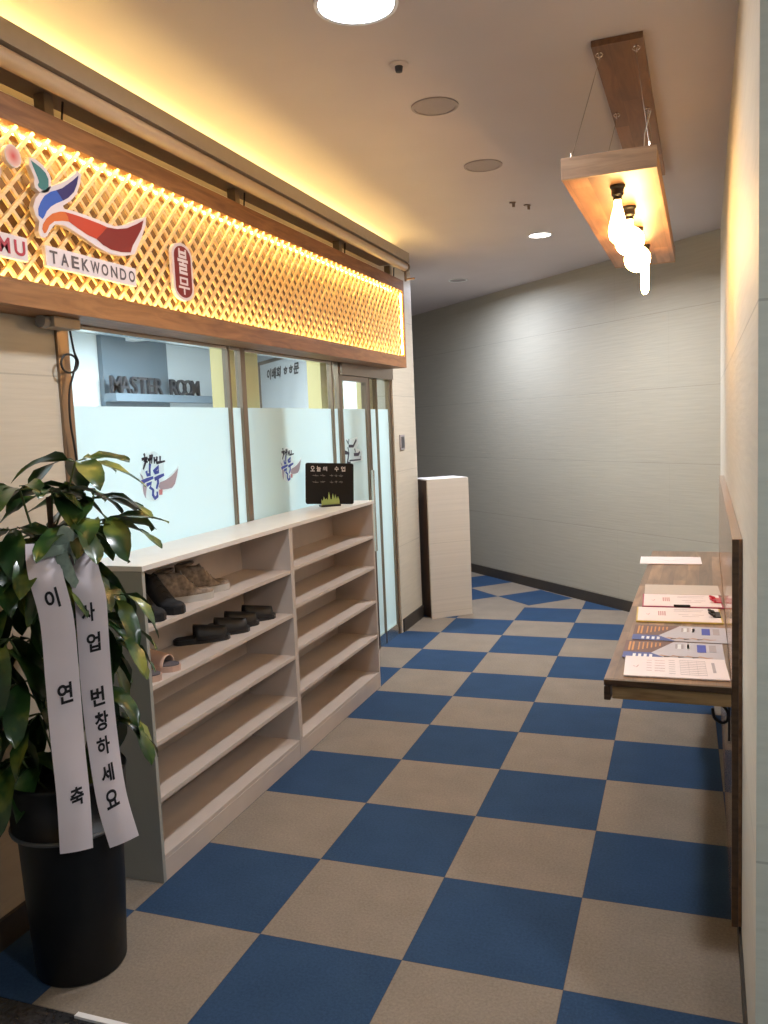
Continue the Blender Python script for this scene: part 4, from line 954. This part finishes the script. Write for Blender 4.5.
def clipboard(cx, cy, rz, board, clip, lab, w_=0.325, d_=0.255):
    t = paper_thing('clipboard', cx, cy, rz, w_, d_, z0, board, lab, 'clipboard', 0.004, part='board')
    bm = B(); box(bm, -w_ / 2 + .006, w_ / 2 - 0.006, -d_ / 2 + .009, d_ / 2 - 0.006, 0.0042, 0.0052); pp = obj('paper', bm, 'paper', t)
    bm = B()
    for y_, a_, b_ in ((0.33, -.05, .30), (0.22, -.05, .28), (-0.02, 0.0, .12), (-0.02, .16, .30), (-.14, .04, .24)): rect(bm, w_ * a_, w_ * b_, d_ * y_ - .0015, d_ * y_ + .0015, 0.0054)
    for k in range(3): rect(bm, w_ * 0.35, w_ * 0.39, d_ * (0.3 - k * .22) - .003, d_ * (0.3 - k * .22) + .003, 0.0054)
    obj('print', bm, 'print_', pp)
    bm = B(); stroke(bm, [(-w_ * .38, -d_ * .02), (-w_ * .36, -d_ * .08), (-w_ * .34, d_ * .03)], 0.004, lambda a, b: Vector((a, b, .0056)))
    for k in range(4): rect(bm, -w_ * 0.24 + k * .008, -w_ * 0.225 + k * .008, -d_ * 0.1, d_ * 0.2, 0.0054)
    obj('print', bm, 'print_red', pp)
    # clip at the wall end
    bm = B()
    box(bm, w_ / 2 - 0.030, w_ / 2 - 0.004, -0.045, 0.045, 0.0055, 0.010)
    tube(bm, [(w_ / 2 - .030, -0.045, 0.012), (w_ / 2 - .030, 0.045, 0.012)], 0.006, 10)
    for s in (-1, 1): tube(bm, smooth_path([(w_ / 2 - .03, s * .04, .012), (w_ / 2 - .045, s * .035, .02), (w_ / 2 - .045, s * .012, .022), (w_ / 2 - .026, s * .01, .016)], 4), 0.004, 8)
    obj('clip', bm, clip, t)
    return t
clipboard(1.819, 1.205, 0.03, 'yellow', 'black', 'yellow clipboard holding a form under a black clip')
clipboard(1.831, 1.478, 0.03, 'redboard', 'redclip', 'dark pink clipboard holding a form under a red clip')
bm = B(); lathe(bm, [(0, 0), (.005, 0), (.005, .06), (.004, .065), (0, .067)], 12)
for v in bm.verts: v.co = Vector((v.co.z, v.co.x, v.co.y))
tag(obj('pen', bm, 'black', loc=(1.80, 1.342, z0 + 0.0056 + .005)), 'short black pen lying across the gap between the two clipboards', 'pen').rotation_euler = (0, 0, 0.03)
t = paper_thing('blank_sheet', 1.831, 1.725, 0.03, 0.325, 0.215, z0 + .0006, 'paper2', 'plain cream sheet behind the pink clipboard', 'paper', 0.002)
t = paper_thing('envelope', 1.772, 2.53, 0.02, 0.32, 0.23, z0 + .0006, 'paper', 'lone white envelope at the far end of the wall table', 'envelope', 0.004)
bm = B(); extrude_poly(bm, [(-.158, .113, .0044), (.158, .113, .0044), (0, -.03, .0044)], (0, 0, 1), 0.0004); obj('flap', bm, 'paper', t)

# ============================================================ POTTED PLANT
PC = Vector((0.01, -0.287, 0))
t = plant = empty('potted_plant', PC); tag(t, 'tall leafy green umbrella plant in a black pot beside the shoe rack', 'plant')
bm = B(); lathe(bm, [(0, 0.0), (0.132, 0.0), (0.138, 0.008), (0.150, 0.24), (0.158, 0.470), (0.158, 0.473), (0, 0.473)], 48); o = obj('pot', bm, 'pot', t, smooth=True)
bm = B(); lathe(bm, [(0.158, 0.472), (0.178, 0.475), (0.180, 0.482), (0.176, 0.486), (0.158, 0.485), (0.158, 0.472)], 48); obj('pot_ring', bm, 'potring', t, smooth=False)
bm = B(); lathe(bm, [(0.173, 0.4865), (0.177, 0.628), (0.181, 0.640), (0.177, 0.646), (0.170, 0.640), (0.163, 0.50), (0.173, 0.4865)], 48); obj('pot_collar', bm, 'pot', t, smooth=True)
bm = B(); lathe(bm, [(0, 0.595), (0.08, 0.602), (0.165, 0.59), (0.160, 0.57), (0, 0.57)], 32); obj('soil', bm, 'soil', t)
CL = [(.083,-.221,1.602),(-.003,-.366,1.529),(.029,-.27,1.514),(.082,-.155,1.484),(.158,-.22,1.422),(.123,-.293,1.401),(-.064,-.354,1.409),(.028,-.338,1.361),(.099,-.30,1.303),(.136,-.173,1.178),(.12,-.255,1.117),(.086,-.151,1.025),(.118,-.256,.895),(.119,-.189,.775),(-.057,-.347,1.193),(-.059,-.40,1.087),(-.055,-.346,.943),(.008,-.38,.855),(-.061,-.40,.718),(-.024,-.318,.684),(-.112,-.263,1.045),(-.031,-.162,1.155),(-.023,-.155,.887),(-.10,-.405,1.325),(-.12,-.42,1.056),(-.10,-.43,.855),(-.10,-.30,1.24),(.02,-.20,1.28),(-.10,-.20,1.38),(.0,-.12,1.0)]
def leaf(bm, base, dirv, L, W, droop, roll, rnd):
    d = dirv.normalized(); s = d.cross(Vector((0, 0, 1)))
    if s.length < 0.05: s = Vector((1, 0, 0))
    s.normalize(); s = (Matrix.Rotation(roll, 3, d) @ s); u = s.cross(d)
    prof = [(0.0, 0.05), (0.12, 0.45), (0.3, 0.85), (0.5, 1.0), (0.68, 0.92), (0.84, 0.62), (0.94, 0.28), (1.0, 0.02)]
    rows = []; p = base.copy(); dd = d.copy(); last = 0
    for k, (q, wd) in enumerate(prof):
        step = (q - last) * L; last = q
        dd = (dd + Vector((0, 0, -droop * step * 4))).normalized(); p = p + dd * step
        uu = s.cross(dd).normalized(); wv = W * wd / 2
        wav = 0.006 * math.sin(q * 9 + roll * 7)
        rows.append((bm.verts.new(p + s * wv + uu * (0.22 * wv + wav)), bm.verts.new(p + s * wv * .5 + uu * 0.08 * wv), bm.verts.new(p), bm.verts.new(p - s * wv * .5 + uu * 0.08 * wv), bm.verts.new(p - s * wv + uu * (0.22 * wv - wav))))
    for a, b in zip(rows, rows[1:]):
        for j in range(4): bm.faces.new((a[j], a[j + 1], b[j + 1], b[j]))
bmL = B(); bmS = B(); rnd = random.Random(21)
toward = Vector((0.62, -0.78, 0))
def ok(p): return p.x > -0.27 and not (p.y > 0.13 and p.x < 0.04 and p.z < 1.25)
for ci, c in enumerate(CL):
    c = Vector(c) - PC; n = rnd.choice((7, 8, 9)); a0 = rnd.uniform(0, 6.28)
    hub = c.copy(); root = Vector((c.x * 0.15, c.y * 0.15, max(0.55, c.z - 0.22)))
    mid = (root + hub) / 2 + Vector((0, 0, -0.02))
    tube(bmS, smooth_path([root, mid, hub], 4), 0.0035, 6)
    outd = Vector((c.x, c.y, 0)); outd = outd.normalized() if outd.length > .02 else toward
    for k in range(n):
        a = a0 + 2 * PI * k / n + rnd.uniform(-.2, .2)
        el = rnd.uniform(-0.15, 0.35) if c.z > 1.4 else rnd.uniform(-0.6, 0.1)
        d = Vector((math.cos(a) * math.cos(el), math.sin(a) * math.cos(el), math.sin(el))) + outd * 0.35
        L_f = rnd.uniform(0.15, 0.215) * (1.0 if c.z > 1.3 else 1.1); W_f = L_f * rnd.uniform(0.33, 0.41)
        dn = d.normalized(); tipw = hub + PC + dn * (L_f + 0.03)
        for _ in range(6):
            if ok(tipw): break
            dn = (dn + Vector((0.35, -0.35, -0.1))).normalized(); tipw = hub + PC + dn * (L_f + 0.03)
        if not ok(tipw): continue
        if c.z < 1.30 and (tipw.x * 0.671 - tipw.y * 0.741) > 0.375 and abs((tipw.x - .18) * .741 + (tipw.y + .39) * .671) < 0.19: continue
        b0 = hub + dn * 0.03
        tube(bmS, [hub, b0], 0.0022, 5)
        leaf(bmL, b0, dn, L_f, W_f, rnd.uniform(0.8, 2.0) if c.z > 1.35 else rnd.uniform(1.5, 3.2), rnd.uniform(-0.5, 0.5), rnd)
obj('foliage', bmL, 'leaf', t, smooth=True)
for (x, y, r_, h) in ((0.0, 0.0, 0.016, 1.50), (0.03, -0.02, 0.012, 1.42), (-0.03, 0.01, 0.012, 1.34)):
    bm = B(); tube(bm, smooth_path([(x * 1.6, y * 1.6, 0.52), (x - .01, y, 0.8), (x * 0.6 + .01, y + .01, 1.1), (x + .01, y + .01, h)], 5), [r_ * (1 - 0.5 * i / 15) for i in range(16)], 10); obj('trunk', bm, 'bark', t, smooth=True)
obj('stems', bmS, 'green_stem', t, smooth=True)

# ============================================================ RIBBON
t = rb = empty('congratulation_ribbon', (0.15, -0.42, 1.32)); tag(t, 'white-pink two-tailed ribbon with black Korean writing hanging on the plant', 'ribbon')
ro = -Vector(t.location)
sd = Vector((0.741, 0.671, 0)); nd = Vector((0.671, -0.741, 0))
def ribbon(cpts, width, tilt_, text):
    P = smooth_path(cpts, 6); s = [0.0]
    for a, b in zip(P, P[1:]): s.append(s[-1] + (b - a).length)
    tot = s[-1]
    def at(u, across):
        u = max(0, min(tot, u)); i = 0
        while i < len(P) - 2 and s[i + 1] < u: i += 1
        q = (u - s[i]) / max(1e-6, s[i + 1] - s[i]); p = P[i].lerp(P[i + 1], q)
        d = (P[i + 1] - P[i]).normalized(); sdir = (sd - d * sd.dot(d)).normalized()
        sdir = (sdir + nd * (tilt_ + 0.18 * math.sin(u * 7))).normalized()
        curl = 0.006 * math.cos(across / width * PI) + 0.004 * math.sin(u * 11 + across * 20)
        return p + sdir * across + nd * curl
    bm = B(); NU, NV = 60, 8; grid = []
    for i in range(NU + 1):
        grid.append([bm.verts.new(at(tot * i / NU, width * (j / NV - 0.5)) + ro) for j in range(NV + 1)])
    for i in range(NU):
        for j in range(NV): bm.faces.new((grid[i][j], grid[i][j + 1], grid[i + 1][j + 1], grid[i + 1][j]))
    o = obj('ribbon_tail', bm, 'ribbon', rb, smooth=True)
    bm = B()
    for ch, u, sz, ox in text:
        add_text(bm, ch, sz, lambda a, b: at(u - b - a * 0.15, a + ox) + nd * 0.0022 + ro, bold=sz * 0.03, height=sz * 0.92, width=sz * 0.62)
    obj('lettering', bm, 'ink', o)
    return at, tot
LP = [(.085,-.39,1.375),(.110,-.42,1.33),(.133,-.437,1.276),(.150,-.43,1.159),(.152,-.43,.982),(.152,-.43,.803),(.154,-.428,.62),(.151,-.43,.464)]
RP = [(.165,-.335,1.335),(.195,-.35,1.26),(.208,-.352,1.202),(.208,-.354,1.054),(.208,-.354,.902),(.212,-.35,.748),(.222,-.343,.59),(.240,-.325,.452)]
ribbon(LP, 0.092, 0.0, [('이', 0.175, 0.062, 0.0), ('연', 0.455, 0.066, 0.004), ('축', 0.765, 0.062, 0.01)])
ribbon(RP, 0.088, 0.0, [('사', 0.175, 0.060, -.01), ('업', 0.265, 0.062, 0.0), ('번', 0.43, 0.062, 0.0), ('창', 0.505, 0.062, 0.004), ('하', 0.58, 0.060, 0.0), ('세', 0.665, 0.060, 0.0), ('요', 0.745, 0.062, 0.0)])
# crumpled sage netting bow
bm = B(); rn = random.Random(5)
def loop_strip(c, ax1, ax2, w_, ph):
    n = 20; prev = None
    for i in range(n + 1):
        a = 2 * PI * i / n; p = Vector(c) + Vector(ax1) * math.cos(a) + Vector(ax2) * math.sin(a) + Vector((0, 0, 0.008 * math.sin(3 * a + ph)))
        wd = Vector((0.3, 0.2, 0.9)).normalized() * w_ * (0.7 + 0.3 * math.cos(a * 2 + ph))
        cur = (bm.verts.new(p - wd / 2 + ro), bm.verts.new(p + nd * 0.008 * math.sin(5 * a) + ro), bm.verts.new(p + wd / 2 + ro))
        if prev:
            bm.faces.new((prev[0], prev[1], cur[1], cur[0])); bm.faces.new((prev[1], prev[2], cur[2], cur[1]))
        prev = cur
loop_strip((.135, -.39, 1.335), (.045, .035, .01), (.02, -.025, .03), .075, 0.3)
loop_strip((.165, -.35, 1.35), (.04, .045, -.015), (.02, -.03, .03), .085, 1.3)
loop_strip((.15, -.37, 1.30), (.02, .02, -.05), (.025, -.03, .0), .06, 2.3)
obj('netting_bow', bm, 'net', rb, smooth=True)
